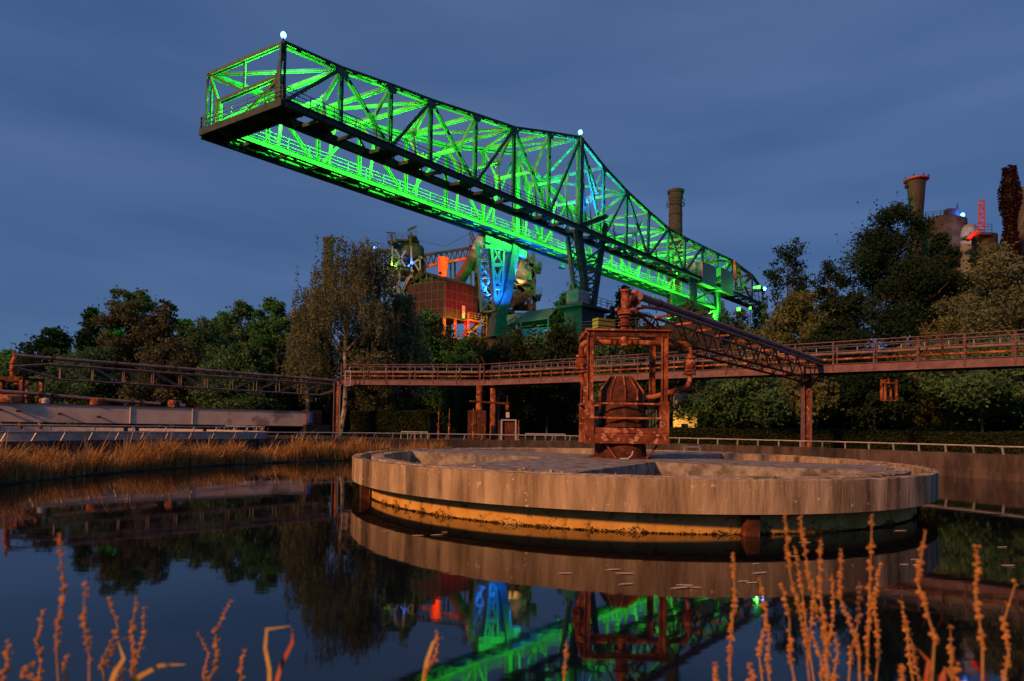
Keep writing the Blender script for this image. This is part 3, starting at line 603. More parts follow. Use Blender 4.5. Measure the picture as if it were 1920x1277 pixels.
laced('end_beam', BN[0] + wdir * .4 + V((0, 0, 2.4)), BN[0] + wdir * (wl - 1.4) + V((0, 0, 2.2)), .4, .3, V((0, 0, 1)))
bar('end_brace', 'crane', cr_, BN[0] + wdir * (wl * .5), BN[0] + wdir * .4 + V((0, 0, 2.2)), .3, .3); bar('end_brace', 'crane', cr_, BN[0] + wdir * (wl * .5) + V((0, 0, 2.3)), TN[0] + CW, .18, .18); bar('end_brace', 'crane', cr_, BN[0] + wdir * (wl * .5) + V((0, 0, 2.3)), TN[0] + CW * .5, .18, .18)
# hanging lamp bells, machine boxes
for f_, xx, yy in ((far, 1054, 497), (far, 1223, 556), (near, 1172, 471)):
    p = f_(xx, yy); MB().lathe(p - V((0, 0, .5)), [(.55, 0), (.45, .25), (.2, .6), (.06, .65), (.05, 1.4)], 12).obj('lamp_bell', 'cranedark', cr_)
for xa, xb, y0, y1 in ((1305, 1331, 492, 532), (1340, 1364, 503, 546)):
    p, q = near(xa, y1) + n3 * 1.2, near(xb, y1 + 11) + n3 * 1.2; z0 = p.z; z1 = near(xa, y0).z
    MB().hexa([V((p.x, p.y, z0)), V((q.x, q.y, z0)), V((q.x, q.y, z0)) - n3 * 3, V((p.x, p.y, z0)) - n3 * 3, V((p.x, p.y, z1)), V((q.x, q.y, z1)), V((q.x, q.y, z1)) - n3 * 3, V((p.x, p.y, z1)) - n3 * 3]).obj('machine_box', 'sheet', cr_)
p = near(1335, 500); bar('machine_roof', 'crane', cr_, near(1325, 492) + n3 * .8, near(1346, 493) + n3 * .8, 2.4, .2)
# legs
def lattice(p0, p1, q0, q1, k, m='crane', wd=.3):
    """rungs and diagonals between the two leg members p0-p1 and q0-q1"""
    for i in range(k):
        a0, a1 = p0.lerp(p1, i / k), q0.lerp(q1, i / k); b0, b1 = p0.lerp(p1, (i + 1) / k), q0.lerp(q1, (i + 1) / k)
        bar('leg_rung', m, cr_, b0, b1, wd, wd, n3); bar('leg_brace', m, cr_, a0, b1, wd * .7, wd * .7, n3); bar('leg_brace', m, cr_, a1, b0, wd * .7, wd * .7, n3)
LB = near(1098, 575)
l0, l1 = near(1083, 432), near(1101, 572); r0, r1 = near(1134, 420), near(1113, 574)
bar('leg', 'cranedark', cr_, l0, l1, 1.15, .8, n3, w2=.8, h2=.7); bar('leg', 'cranedark', cr_, r0, r1, .7, .7, n3, w2=.6, h2=.6)  # same paint as the lattice, darkened so the legs look less lit
lattice(l0.lerp(l1, .3), l1, r0.lerp(r1, .3), r1, 5)
l0b, l1b = l0 - n3 * 1.8, l1 - n3 * 1.8
lattice(l0, l1, l0b, l1b, 5, wd=.22); bar('leg', 'crane', cr_, l0b, l1b, .5, .5, n3)
bar('leg_head', 'cranedark', cr_, l0 + V((0, 0, .5)), r0 + V((0, 0, 1)), .6, 1.0, n3)
pa, pb_ = near(1066, 573), near(1124, 575); zc = pa.z
MB().bar((pa.x, pa.y, zc) , (pb_.x, pb_.y, zc), 4.5, .35).obj('leg_platform', 'cranedark', cr_); 
railing(V((pa.x, pa.y, zc + .2)) + n3 * 2.2, V((pb_.x, pb_.y, zc + .2)) + n3 * 2.2, cr_, step=1.2, h=1.2)
ba, bb = near(1074, 600), near(1116, 602); MB().bar((ba.x, ba.y, (14.5 + zc - .2) / 2), (bb.x, bb.y, (14.5 + zc - .2) / 2), 3.0, zc - .2 - 14.5).obj('bogie_housing', 'cranedark', cr_)
ca, cb = near(1073, 562), near(1094, 563); MB().bar((ca.x, ca.y, zc + 1.3), (cb.x, cb.y, zc + 1.3), 2.0, 2.0).obj('driver_cab', 'sheet', cr_); cab_ = bpy.context.scene.objects['driver_cab']
for i in range(6):
    for j in range(3):
        a = V(ca).lerp(V(cb), (i + .12) / 6); b = V(ca).lerp(V(cb), (i + .88) / 6); z = zc + .45 + j * .6
        MB().bar(V((a.x, a.y, z + .25)) + n3 * 1.02, V((b.x, b.y, z + .25)) + n3 * 1.02, .04, .48).obj('cab_pane', 'box', cab_)
# far leg: blue-lit lattice column and broad box leg
m0, m1 = far(918, 452), far(928, 583); k0, k1 = far(944, 455), far(937, 583); g0_, g1_ = far(964, 462), far(938, 632)
bar('leg', 'crane', cr_, m0, m1, .5, .6, n3); bar('leg', 'crane', cr_, k0, k1, .4, .5, n3); lattice(m0, m1, k0, k1, 3, wd=.45); 
bar('leg', 'crane', cr_, m0 + wdir * 2, m1 + wdir * 2, .5, .5, n3); lattice(m0 + wdir * 2, m1 + wdir * 2, m0, m1, 4, wd=.25); lattice(m0 + wdir * 2, m1 + wdir * 2, k0 + wdir * 2, k1 + wdir * 2, 4, wd=.25)
mid = far(950, 545); bar('leg', 'cranedark', cr_, g0_, mid, 1.5, 1.1, n3, w2=1.3); bar('leg', 'cranedark', cr_, mid, far(934, 600), 1.3, 1.1, n3, w2=2.0); bar('leg', 'cranedark', cr_, far(934, 598), far(931, 634), 2.2, 1.4, n3)  # broad leg in the darkened copy, its shade is in the colour
bar('leg_head', 'crane', cr_, far(908, 447), far(985, 478), 1.0, .6, n3); bar('leg_head', 'crane', cr_, far(908, 462), far(962, 470), .5, .5, n3)
# right-hand fixed leg tower under the crane's tail
for f_ in (near, far):
    a = f_(1300, 545); b = f_(1345, 560)
    for p in (a, b): bar('leg', 'crane', cr_, V((p.x, p.y, CZ)), V((p.x, p.y, 10)), 1.0, .9, n3)
    lattice(V((a.x, a.y, CZ - .5)), V((a.x, a.y, 10)), V((b.x, b.y, CZ - .5)), V((b.x, b.y, 10)), 5, wd=.35)
ta, tb = near(1290, 560) + wdir * 3.0, near(1320, 565) + wdir * 3.0
for j in range(4):
    for i in range(3):
        a = V((ta.x, ta.y, 0)).lerp(V((tb.x, tb.y, 0)), (i + .04) / 3); b = V((ta.x, ta.y, 0)).lerp(V((tb.x, tb.y, 0)), (i + .96) / 3)
        bar('leg_panel', 'crane', cr_, a + V((0, 0, 14.6 + j * 3.3)), b + V((0, 0, 14.6 + j * 3.3)), .15, 3.1)
# back stay at the tail, its red light put into the colour
RD = mat('red_lit_steel', (.35, .07, .03), (.5, .12, .05), 1.0, .7)  # steel coloured with the red light that falls on it
for p, q in (((1372, 490), (1376, 545)), ((1378, 500), (1388, 545)), ((1372, 522), (1402, 516)), ((1380, 545), (1402, 520))): bar('tail_stay', RD, cr_, near(*p) + n3 * .6, near(*q) + n3 * .6, .5, .45, n3)
# ------------------------------------------------------------------ ore bunker carrying the crane rails
bu = thing('ore_bunker', 'long dark concrete bunker block behind the trees under the crane legs', 'bunker', (BN[7].x, BN[7].y, GZ))
bd = V(wdir); c0 = V((BN[7].x, BN[7].y, 0)) - cu * 4
MB().prism([tuple((c0 + bd * 26)[:2]), tuple((c0 - bd * 20)[:2]), tuple((c0 - bd * 20 + cu * 45)[:2]), tuple((c0 + bd * 26 + cu * 45)[:2])], GZ, 14.3).obj('bunker_block', 'furnace', bu)
bar('crane_rail', 'rustdark', bu, c0 + bd * 26 + cu * 4 + V((0, 0, 14.42)), c0 - bd * 20 + cu * 4 + V((0, 0, 14.42)), .2, .2)
railing(c0 + bd * 25 + V((0, 0, 14.3)), c0 - bd * 19 + V((0, 0, 14.3)), bu, 'cranedark', step=4.0)
# yellow and blue gear on the bunker deck
for k, (xx, yy, ww, m, lb) in enumerate(((868, 628, 1.6, 'yellow', 'yellow painted machine crate beside the brick building stair'), (892, 630, 2.6, 'yellow', 'wide yellow crate left of the broad crane leg'), (946, 628, 1.4, 'yellow', 'narrow yellow crate right of the broad crane leg'), (968, 630, 1.8, 'yellow', 'low yellow crate under the green roof eave'), (984, 625, 1.5, 'blue', 'blue crate under the green roof'), (1008, 623, 1.2, 'blue', 'small blue crate under the green roof end'), (1050, 628, 2.2, 'yellow', 'yellow crate beside the crane bogie housing'), (1132, 613, 2.6, 'yellow', 'flat yellow skip right of the crane bogie housing'))):
    p = onplane(xx, yy, c0 + cu * 1.2, cu)
    t = thing('crate', lb, 'crate', V((p.x, p.y, 14.3)), 'crates on the bunker deck')
    MB().box((p.x, p.y, 14.9), (ww, 1.2, 1.2), .5).obj('crate_body', m, t)
    for s in (-.3, .3): MB().box((p.x, p.y, 14.9 + s), (ww + .08, 1.28, .1), .5).obj('crate_band', 'cranedark', t)
# shed with green roof on the bunker
sh = thing('open_shed', 'open shed with long green sheet metal gable roof', 'shed', V((px(990, 625, 82).x, 82, 14.3)))
def sp(x, y, dd=0.0): return onplane(x, y, c0 + cu * (1.5 + dd), cu)
A_, B_, C_, D_ = sp(929, 607), sp(1028, 603), sp(1045, 577, 3.0), sp(950, 585, 3.0)
A_.z = B_.z = (A_.z + B_.z) / 2; C_.z = D_.z = C_.z
E_, F2_ = A_ + cu * 6.2, B_ + cu * 6.2
for p, q, r, s in ((A_, B_, C_, D_), (D_, C_, F2_, E_)): MB().hexa([p, q, r, s] + [v + V((0, 0, .12)) for v in (p, q, r, s)]).obj('roof_slope', 'roof', sh)
for p in (A_, B_, A_.lerp(B_, .5), E_, F2_): bar('post', 'cranedark', sh, (p.x, p.y, 14.3), p, .25, .25, (1, 0, 0))
for p, q in ((B_, C_), (C_, F2_), (A_, D_)): bar('gable_rafter', 'cranedark', sh, p - V((0, 0, .12)), q - V((0, 0, .12)), .22, .25)
# ------------------------------------------------------------------ brick building
G0 = px(834, 560, 104.0); zb, ze = px(834, 594, 104).z, px(834, 527, 104).z
gnr = V((cu.y, -cu.x, 0)); wn = V((wdir.y, -wdir.x, 0))
G1 = onplane(767, 560, G0, wn); gw = (V((G1.x, G1.y, 0)) - V((G0.x, G0.y, 0))).length
G2 = onplane(893, 565, G0, gnr); gl = (V((G2.x, G2.y, 0)) - V((G0.x, G0.y, 0))).length
g_ = V((G0.x, G0.y, 0)); bb_ = thing('brick_building', 'dark brick panel building with gable roof lit red on one side', 'building', (G0.x, G0.y, GZ))
zr = ze + gw * .21
pg_ = [g_, g_ + wdir * gw, g_ + wdir * gw + cu * gl, g_ + cu * gl]
MB().prism([tuple(p[:2]) for p in [g_ + (wdir + cu) * .25, g_ + wdir * (gw - .25) + cu * .25, g_ + wdir * (gw - .25) + cu * (gl - .25), g_ + cu * (gl - .25) + wdir * .25]], zb, ze).obj('wall_core', 'dark', bb_)
mid_ = g_ + wdir * gw / 2
MB().hexa([V((*p[:2], ze)) for p in (g_ + cu * .3, g_ + wdir * gw + cu * .3, g_ + wdir * gw + cu * gl, g_ + cu * gl)] + [V((*p[:2], zr - .15)) for p in (mid_ + cu * .3 - wdir * .02, mid_ + cu * .3 + wdir * .02, mid_ + cu * gl + wdir * .02, mid_ + cu * gl - wdir * .02)]).obj('gable_core', 'brick', bb_)
for s in (0, 1):
    e = g_ - wdir * .35 if s == 0 else g_ + wdir * (gw + .35)
    p, q, r, t = [V((*k[:2], z)) for k, z in ((e - cu * .4, ze - .1), (e + cu * (gl + .4), ze - .1), (mid_ + cu * (gl + .4), zr + .1), (mid_ - cu * .4, zr + .1))]
    MB().hexa([p, q, r, t] + [k + V((0, 0, .25)) for k in (p, q, r, t)]).obj('roof_slope', 'dark', bb_)
def panel_wall(o, d, Lw, cols, rows, nrm, gable=False):
    for i in range(cols):
        for j in range(rows):
            a = o + d * (Lw * (i + .04) / cols); b = o + d * (Lw * (i + .96) / cols); z0 = zb + (ze - zb) * (j + .03) / rows; z1 = zb + (ze - zb) * (j + .97) / rows
            bar('brick_panel', 'brick', bb_, a + nrm * .06 + V((0, 0, (z0 + z1) / 2)), b + nrm * .06 + V((0, 0, (z0 + z1) / 2)), .16, z1 - z0)
    for i in range(cols + 1):
        zt = ze + (gw * .21 * (1 - abs(2 * i / cols - 1)) if gable else 0)
        bar('frame_stud', 'mortar', bb_, o + d * (Lw * i / cols) + nrm * .1 + V((0, 0, zb)), o + d * (Lw * i / cols) + nrm * .1 + V((0, 0, zt)), .2, .22, nrm)
    for j in range(rows + 1): bar('frame_rail', 'mortar', bb_, o + nrm * .1 + V((0, 0, zb + (ze - zb) * j / rows)), o + d * Lw + nrm * .1 + V((0, 0, zb + (ze - zb) * j / rows)), .2, .18, )
panel_wall(g_, wdir, gw, 6, 4, -cu, True); panel_wall(g_, cu, gl, 6, 4, -wdir)
p = g_ + cu * gl * .55 - wdir * .25; bar('door', 'box', bb_, V((p.x, p.y, zb + .2)), V((p.x, p.y, zb + 2.6)), .9, .1, -wdir)
for i in range(4):
    for k in (0, gw): p = g_ + cu * (gl * i / 3) + wdir * k; bar('column', 'rust', bb_, V((p.x, p.y, GZ)), V((p.x, p.y, zb)), .5, .5)
p0 = g_ - wdir * 1.2 + cu * gl * .45
bar('stair_landing', 'rust', bb_, V((*p0[:2], zb - .2)), V((*(p0 + cu * gl * .6)[:2], zb - .2)), 2.0, .2); railing(V((*(p0 - wdir * .9)[:2], zb - .1)), V((*(p0 - wdir * .9 + cu * gl * .6)[:2], zb - .1)), bb_, 'rust', step=1.4, h=1.3)
for k in range(3):
    a, b = p0 + cu * gl * (.0 if k % 2 else .5), p0 + cu * gl * (.5 if k % 2 else .0)
    bar('stair_flight', 'rust', bb_, V((*a[:2], zb - .2 - k * 2.6)), V((*b[:2], zb - .2 - (k + 1) * 2.6)), 1.2, .35)
for k in (0, .5, .6): p = p0 - wdir * .8 + cu * gl * k; bar('stair_post', 'rust', bb_, V((*p[:2], GZ)), V((*p[:2], zb + 1)), .25, .25)
# ------------------------------------------------------------------ chimneys and stacks
def chimney(name, label, x, yt, wpx, d, m='chimney', ybot=None, taper=1.12):
    top = px(x, yt, d); r = wpx / 2 / F * d; h = top.z - GZ
    t = thing(name, label, 'chimney', (top.x, top.y, GZ))
    sf_ = MB().lathe((top.x, top.y, GZ), [(r * (1 + (taper - 1) * 3), 0), (r * (1 + (taper - 1) * .6), h * .6), (r * .93, h - 4.5), (r * .93, h - 2.6)], 24).obj('shaft', m, t)
    MB().lathe((top.x, top.y, GZ), [(r * .95, h - 2.6), (r * 1.05, h - 2.2), (r * 1.02, h - .9), (r * 1.18, h - .7), (r * 1.2, h), (r * .9, h + .05)], 24).obj('crown', m, t)
    ring_pts = [V((top.x + r * 1.25 * math.cos(a * math.pi / 10), top.y + r * 1.25 * math.sin(a * math.pi / 10), top.z - 4)) for a in range(21)]
    tube('platform_ring', 'cranedark', t, ring_pts, .14, 5); tube('platform_ring', 'cranedark', t, [p + V((0, 0, 1)) for p in ring_pts], .08, 5)
    for k in range(7): MB().lathe((top.x, top.y, top.z - 7 - k * 4.5), [(r * (1.0 + k * .012), 0), (r * (1.0 + k * .012), .25)], 24).obj('band', 'furnace', sf_)
    return t
chimney('chimney', 'round brick chimney with rim rising behind the weeping birch', 616.5, 447, 19, 150)
chimney('chimney', 'tall dark brick chimney behind the green crane tail', 1267, 358, 26, 165)
p = px(1718, 336, 95); r = 13 / F * 95; fs = thing('flared_stack', 'rusty flared steel stack with red lit ring platform', 'stack', (p.x, p.y, GZ)); h = p.z - GZ
MB().lathe((p.x, p.y, GZ), [(.85, 0), (.85, h - 6.6), (.9, h - 6.5), (1.2, h - 2), (1.36, h)], 20).obj('shaft', 'tank', fs)
RG = mat('red_lit_sheet', (.4, .05, .04), (.5, .08, .06), 1.0, .6)  # red light on ring platform and mast painted into their colour
MB().ring((p.x, p.y), 1.3, 1.75, p.z - .25, p.z - .05, n=24).obj('ring_platform', RG, fs)
for a in range(0, 360, 45): bar('ring_bracket', 'cranedark', fs, (p.x + 1.7 * math.cos(math.radians(a)), p.y + 1.7 * math.sin(math.radians(a)), p.z - .1), (p.x + 1.7 * math.cos(math.radians(a)), p.y + 1.7 * math.sin(math.radians(a)), p.z + .3), .15, .15)
# ------------------------------------------------------------------ blast furnaces
def pbar(par, m, x0, y0, x1, y1, d, wd, d2=None, name='beam'): return bar(name, m, par, px(x0, y0, d), px(x1, y1, d if d2 is None else d2), wd, wd, (0, 1, 0))
def cyl(name, m, par, x, y0, y1, wpx, d, n=16, w2=None):
    a, b = px(x, y0, d), px(x, y1, d); return MB().tube([a, b], [wpx / 2 / F * d, (w2 or wpx) / 2 / F * d], n).obj(name, m, par)
D1 = 128.0
f1 = thing('blast_furnace', 'old blast furnace tower with water tank on top and lit platforms', 'furnace', V((px(760, 600, D1).x, D1, GZ)))
for x, yt in ((734, 440), (770, 436)): cyl('vent_stack', 'furnace', f1, x, yt, 500, 5, D1)
def plat(par, x0, x1, y, d, dep=5.0, m='furnace', rail=True):
    a, b = px(x0, y, d), px(x1, y, d); b.z = a.z if abs(b.z - a.z) < .8 else b.z
    bar('platform', m, par, a + V((0, dep / 2, 0)), b + V((0, dep / 2, 0)), dep, .35)
    if rail: railing(a + V((0, 0, .2)), b + V((0, 0, .2)), par, m, step=1.3, h=1.2)
plat(f1, 726, 744, 452, D1); plat(f1, 740, 768, 449, D1, 2.0); plat(f1, 764, 780, 442, D1)
pbar(f1, 'furnace', 724, 436, 741, 437, D1, .25); pbar(f1, 'furnace', 764, 432, 781, 424, D1, .35)
a, b = px(743, 455, D1 + 3), px(796, 478, D1 + 3)
MB().lathe((px(770, 470, D1 + 4).x, D1 + 4, px(770, 476, D1).z), [(3.0, 0), (3.0, 2.4), (2.6, 2.9), (.6, 3.1)], 20).obj('water_tank', 'tank', f1)
plat(f1, 704, 735, 468, D1, 2.0); pbar(f1, 'furnace', 706, 466, 800, 486, D1 - 1, .4); pbar(f1, 'furnace', 735, 462, 798, 482, D1 + 6, .4)
plat(f1, 718, 752, 503, D1, 6.0, 'lightsteel'); plat(f1, 752, 790, 505, D1, 6.0); plat(f1, 735, 768, 560, D1 - 3, 5.0, 'lightsteel')
for dd in (-3, 4):
    for x0, y0, x1, y1 in ((736, 462, 733, 610), (749, 502, 748, 610), (771, 462, 772, 520), (736, 505, 749, 560), (749, 502, 735, 560), (749, 555, 765, 520), (775, 507, 752, 550), (718, 545, 735, 505), (720, 505, 736, 560), (741, 468, 760, 500), (760, 470, 742, 500), (787, 480, 790, 560), (765, 500, 792, 482), (778, 495, 790, 515)): pbar(f1, 'lightsteel', x0, y0, x1, y1, D1 + dd, .36, name='tower_brace')
MB().lathe((px(752, 600, D1).x + 2, D1 + 6, GZ), [(4.2, 0), (4.2, 16), (3.2, 24), (2.4, 31), (2.0, 38), (1.0, 40)], 20).obj('furnace_shell', 'furnace', f1)
cyl('gas_pipe', 'furnace', f1, 780, 500, 540, 8, D1 + 3)
hs = thing('skip_hoist', 'inclined lattice hoist bridge between the two blast furnaces', 'hoist bridge', V((px(890, 600, 125).x, 125, GZ)))
for dy in (0, 3):
    pbar(hs, 'furnace', 796, 478, 900, 462, 127 + dy, .45, 122 + dy, 'hoist_chord'); pbar(hs, RD, 796, 500, 880, 484, 127 + dy, .5, 122 + dy, 'hoist_chord')
    for k in range(9):
        x0 = 798 + k * 10; y0 = 478 - 16 * k / 9; y1 = 499 - 15 * (k + .5) / 9; d = 127 + dy - k * .5
        pbar(hs, 'furnace', x0, y0, x0 + 5, y1, d, .22, name='hoist_brace'); pbar(hs, 'furnace', x0 + 5, y1, x0 + 10, y0 - 2, d, .22, name='hoist_brace')
for x in (797, 845, 853, 883): pbar(hs, 'furnace', x, 490, x, 600, 126, .35, name='hoist_post')
rc = thing('red_stack', 'bright red lit conical steel stack above the brick building', 'stack', V((px(831, 525, 118).x, 118, GZ)))
q = px(831, 484, 118); MB().lathe((q.x, q.y, GZ), [(.75, 0), (.75, q.z - GZ - 4.2), (.8, q.z - GZ - 4), (1.05, q.z - GZ - .5), (1.2, q.z - GZ - .3), (1.2, q.z - GZ)], 18).obj('shaft', RD, rc)
dp = thing('downcomer_pipe', 'thick black sloping gas downcomer pipe with pale upper band', 'pipe', V((px(848, 540, 118).x, 118, GZ)))
pa_, pm_, pn_, pz_ = px(843, 560, 118), px(893, 472, 118), px(905, 448, 118), px(915, 425, 119)
tube('pipe', 'furnace', dp, [pa_, pm_], 1.15, 18); tube('pale_band', 'lightsteel', dp, [pm_, pn_], 1.2, 18); tube('pipe', 'furnace', dp, [pn_, pz_], 1.15, 18); tube('support', 'furnace', dp, [V((pa_.x, pa_.y, GZ)), pa_], .5, 10)
D2 = 122.0
f2_ = thing('blast_furnace', 'second blast furnace framework with orange lit conical gas cleaner', 'furnace', V((px(960, 600, D2).x, D2, GZ)))
for dd in (-4, 5):
    for x0, y0, x1, y1 in ((893, 470, 893, 600), (905, 470, 908, 600), (1000, 470, 1002, 590), (985, 470, 1003, 530), (955, 590, 975, 535), (975, 535, 1000, 585), (960, 520, 980, 470), (960, 530, 1001, 560), (893, 520, 915, 560), (908, 500, 893, 545), (893, 560, 912, 600), (960, 470, 1000, 500), (940, 590, 1000, 590), (955, 525, 1003, 533), (1003, 505, 1014, 492), (1003, 565, 1014, 552)): pbar(f2_, 'furnace', x0, y0, x1, y1, D2 + dd, .7, name='tower_brace')
plat(f2_, 884, 906, 497, D2 - 4, 4); plat(f2_, 1000, 1016, 500, D2 - 4, 5); plat(f2_, 1000, 1015, 553, D2 - 4, 5); plat(f2_, 950, 1002, 526, D2 - 3, 7); plat(f2_, 952, 1000, 570, D2 - 3, 6)
cc = px(980, 510, D2); 
MB().tube([px(972, 480, D2), px(974, 493, D2), px(982, 517, D2), px(985, 528, D2)], [.7, .9, 1.5, 1.2], 18).obj('gas_cleaner_cone', 'lightsteel', f2_)
tube('gas_pipe', 'furnace', f2_, [px(990, 535, D2), px(985, 550, D2), px(968, 575, D2)], 1.1, 14); tube('gas_pipe', 'furnace', f2_, [px(970, 455, D2), px(972, 480, D2)], 1.0, 14)
MB().lathe((px(935, 600, D2).x, D2 + 10, GZ), [(4, 0), (4, 20), (3, 30), (2.4, 38), (1.5, 42)], 18).obj('furnace_shell', 'furnace', f2_)
for x in (925, 938, 945): cyl('stove_pipe', 'lightsteel', f2_, x, 462, 560, 4, D2 + 4)
pbar(f2_, 'furnace', 880, 436, 893, 470, D2, .3, name='stair'); pbar(f2_, 'furnace', 884, 434, 897, 468, D2, .3, name='stair'); plat(f2_, 880, 896, 460, D2, 3)
for k in range(7):
    x = 892 + k * 3.2; cyl('riser_pipe', 'furnace', f2_, x, 470 + k * 6, 600, 2.2, D2 - 2 + k % 3)
for x0, y0, x1, y1 in ((893, 585, 912, 520), (897, 600, 918, 560), (918, 480, 893, 500), (965, 560, 1000, 540), (958, 500, 972, 470), (986, 500, 1000, 478), (1002, 520, 990, 590), (940, 575, 968, 545)): pbar(f2_, 'furnace', x0, y0, x1, y1, D2 - 6, .45, name='stair_stringer')
for y in (488, 512, 545, 580): plat(f2_, 890, 912, y, D2 - 5, 3)
for k in range(6): cyl('riser_pipe', 'furnace', f1, 722 + k * 12.5, 470 + (k % 3) * 12, 590, 2.4, D1 + 2 + k % 2 * 3)
for y in (482, 494, 520, 540): plat(f1, 722 + y % 7, 776 + y % 11, y, D1 - 2, 3.0)
for x0, y0, x1, y1 in ((720, 560, 746, 522), (746, 522, 722, 494), (770, 540, 790, 505), (752, 575, 776, 540)): pbar(f1, 'furnace', x0, y0, x1, y1, D1 - 4, .4, name='stair_stringer')
tube('suspension_cable', 'furnace', hs, [px(780, 450, 126), px(835, 462, 124), px(890, 432, 122)], .05, 4)
# conveyor roof left of the birch
cv = thing('conveyor_gallery', 'dark sloping conveyor gallery behind the weeping birch', 'conveyor', V((px(590, 640, 110).x, 110, GZ)))
bar('gallery_body', 'furnace', cv, px(560, 622, 110), px(604, 590, 112), 2.2, 1.6); bar('gallery_leg', 'furnace', cv, V((px(590, 600, 111).x, 111, GZ)), px(590, 600, 111), .8, .8)
# ------------------------------------------------------------------ right: tanks, dome, mast, vine pillar
dm = thing('gas_dome', 'white lit steel dome on a cylindrical stove behind the trees', 'dome', V((px(1815, 440, 100).x, 100, GZ)))
q = px(1816, 444, 95); MB().lathe((q.x, q.y, GZ), [(1.6, 0), (1.6, q.z - GZ), (1.55, q.z - GZ + .4), (1.3, q.z - GZ + 1.2), (.8, q.z - GZ + 1.8), (.2, q.z - GZ + 2.05)], 24).obj('stove_shell', 'lightsteel', dm)
st = thing('stove_block', 'dark round stove with pipe and railing beside the white dome', 'stove', V((px(1770, 450, 98).x, 98, GZ)))
q = px(1766, 412, 98); MB().lathe((q.x, q.y, GZ), [(3.4, 0), (3.4, q.z - GZ - .6), (2.6, q.z - GZ), (1.0, q.z - GZ + .3)], 24).obj('stove_shell', 'furnace', st)
railing(px(1735, 412, 96.5), px(1778, 406, 96.5), st, 'furnace', step=1.2); cyl('vent_pipe', 'furnace', st, 1795, 382, 470, 2.4, 97); box('hatch_box', 'furnace', st, px(1783, 404, 97), (1.6, 1.2, 2.0))
cyl('vent_pipe', 'lightsteel', st, 1804, 408, 470, 2, 98)
ms = thing('lattice_mast', 'narrow red lit lattice mast with railed platform', 'mast', V((px(1840, 450, 90).x, 90, GZ)))
for xx, yy in ((1836, 376), (1845.5, 376)):
    for dd in (0, .9): pbar(ms, RG, xx, yy, xx + (-1.5 if xx < 1840 else 1.0), 436, 90 + dd, .14, name='mast_leg')
for k in range(8): pbar(ms, RG, 1835.5, 376 + k * 8, 1846, 376 + k * 8, 90, .12, name='mast_rung')
for k in range(7): pbar(ms, RG, 1835.5 if k % 2 else 1846, 376 + k * 8, 1846 if k % 2 else 1835.5, 384 + k * 8, 90, .09, name='mast_brace')
plat(ms, 1828, 1860, 437, 89, 3.0, 'cranedark'); q = px(1846, 440, 91); MB().lathe((q.x, q.y, GZ), [(1.6, 0), (1.6, q.z - GZ - .2)], 18).obj('mast_drum', 'furnace', ms)
tube('red_duct', RG, ms, [px(1814, 450, 89), px(1822, 441, 89), px(1834, 436, 89)], .35, 8)
rt = thing('brick_tower', 'grey concrete tower edge at the right beside the vine clad pillar', 'tower', V((px(1935, 420, 90).x, 90, GZ)))
q = px(1918, 372, 90); MB().lathe((q.x + 2.4, 91, GZ), [(3.6, 0), (3.4, q.z - GZ - 6), (2.3, q.z - GZ), (2.2, q.z - GZ + 2)], 16).obj('tower_shaft', 'wallc', rt)
vp = thing('vine_pillar', 'tall pillar overgrown with dark red climbing vine', 'pillar', V((px(1893, 450, 80).x, 80, GZ)))
q = px(1893, 325, 80); tube('pillar', 'wallc', vp, [V((q.x, q.y, GZ)), q], .55, 10)
hh = q.z - GZ; n = 9000; zz = rg.random(n) ** .8; rr_ = np.where(zz > .72, .95 + .25 * np.sin(zz * 30), 1.55 - zz * .7) * (.6 + .5 * rg.random(n)); an = rg.random(n) * 6.283
c_ = np.stack([q.x + rr_ * np.cos(an), q.y + rr_ * np.sin(an), GZ + zz * (hh + .9)], 1); v_, f_ = leaf_quads(c_, .20); npmesh('vine_leaves', v_, f_, LG['vine'], vp, np.repeat(rg.random(n), 4))
# warm lit plaster wall behind the tank
yw = thing('plaster_building', 'pale plaster building wall lit by warm yellow light behind trees', 'building', V((px(1286, 800, 56).x, 56, GZ)))
a, b = px(1262, 808, 56), px(1307, 808, 56); zt = px(1285, 735, 56).z
MB().prism([(a.x, 56), (b.x, 56), (b.x + .5, 59), (a.x + .3, 59)], GZ, zt).obj('wall', 'plaster', yw); bar('roof_edge', 'dark', yw, (a.x - .2, 57.5, zt + .1), (b.x + .4, 57.5, zt + .1), 3.4, .2)
# ------------------------------------------------------------------ small gear beyond the wall
for x, d, yt, lb in ((823, 40, 768, 'thin rusty valve spindle beside the hedge end'), (843, 40, 766, 'thin rusty valve spindle with bare tall rod'), (888, 40, 765, 'rusty valve spindle in front of the brown doors'), (973, 40, 788, 'short rusty valve spindle right of the metal kiosk')):
    t = px(x, yt, d); s_ = thing('valve_spindle', lb, 'valve', (t.x, t.y, GZ), 'valve spindles behind the basin wall')
    tube('spindle', 'rust', s_, [(t.x, t.y, GZ), (t.x, t.y, t.z)], .035, 6); tube('guide', 'rust', s_, [(t.x, t.y, GZ), (t.x, t.y, 1.95)], .07, 8); flange(s_, (t.x, t.y, 1.98), .16, .05)
p = px(894, 795, 42); t = thing('rusty_cabinet', 'two leaf dark rusty steel cabinet under the walkway', 'cabinet', (p.x, p.y, GZ))
MB().box((p.x, p.y + .3, 1.95), (1.3, .5, 2.1)).obj('cabinet_body', 'rustdark', t)
for s in (-.34, .34): MB().box((p.x + s, p.y + .03, 1.95), (.6, .04, 1.95)).obj('door_leaf', 'rustdark', t)
p = px(953, 803, 40); t = thing('metal_kiosk', 'small kiosk with pale metal door frame behind the wall', 'kiosk', (p.x, p.y, GZ))
MB().box((p.x - .05, p.y + .5, 1.6), (1.25, .8, 1.4)).obj('kiosk_body', 'rustdark', t)
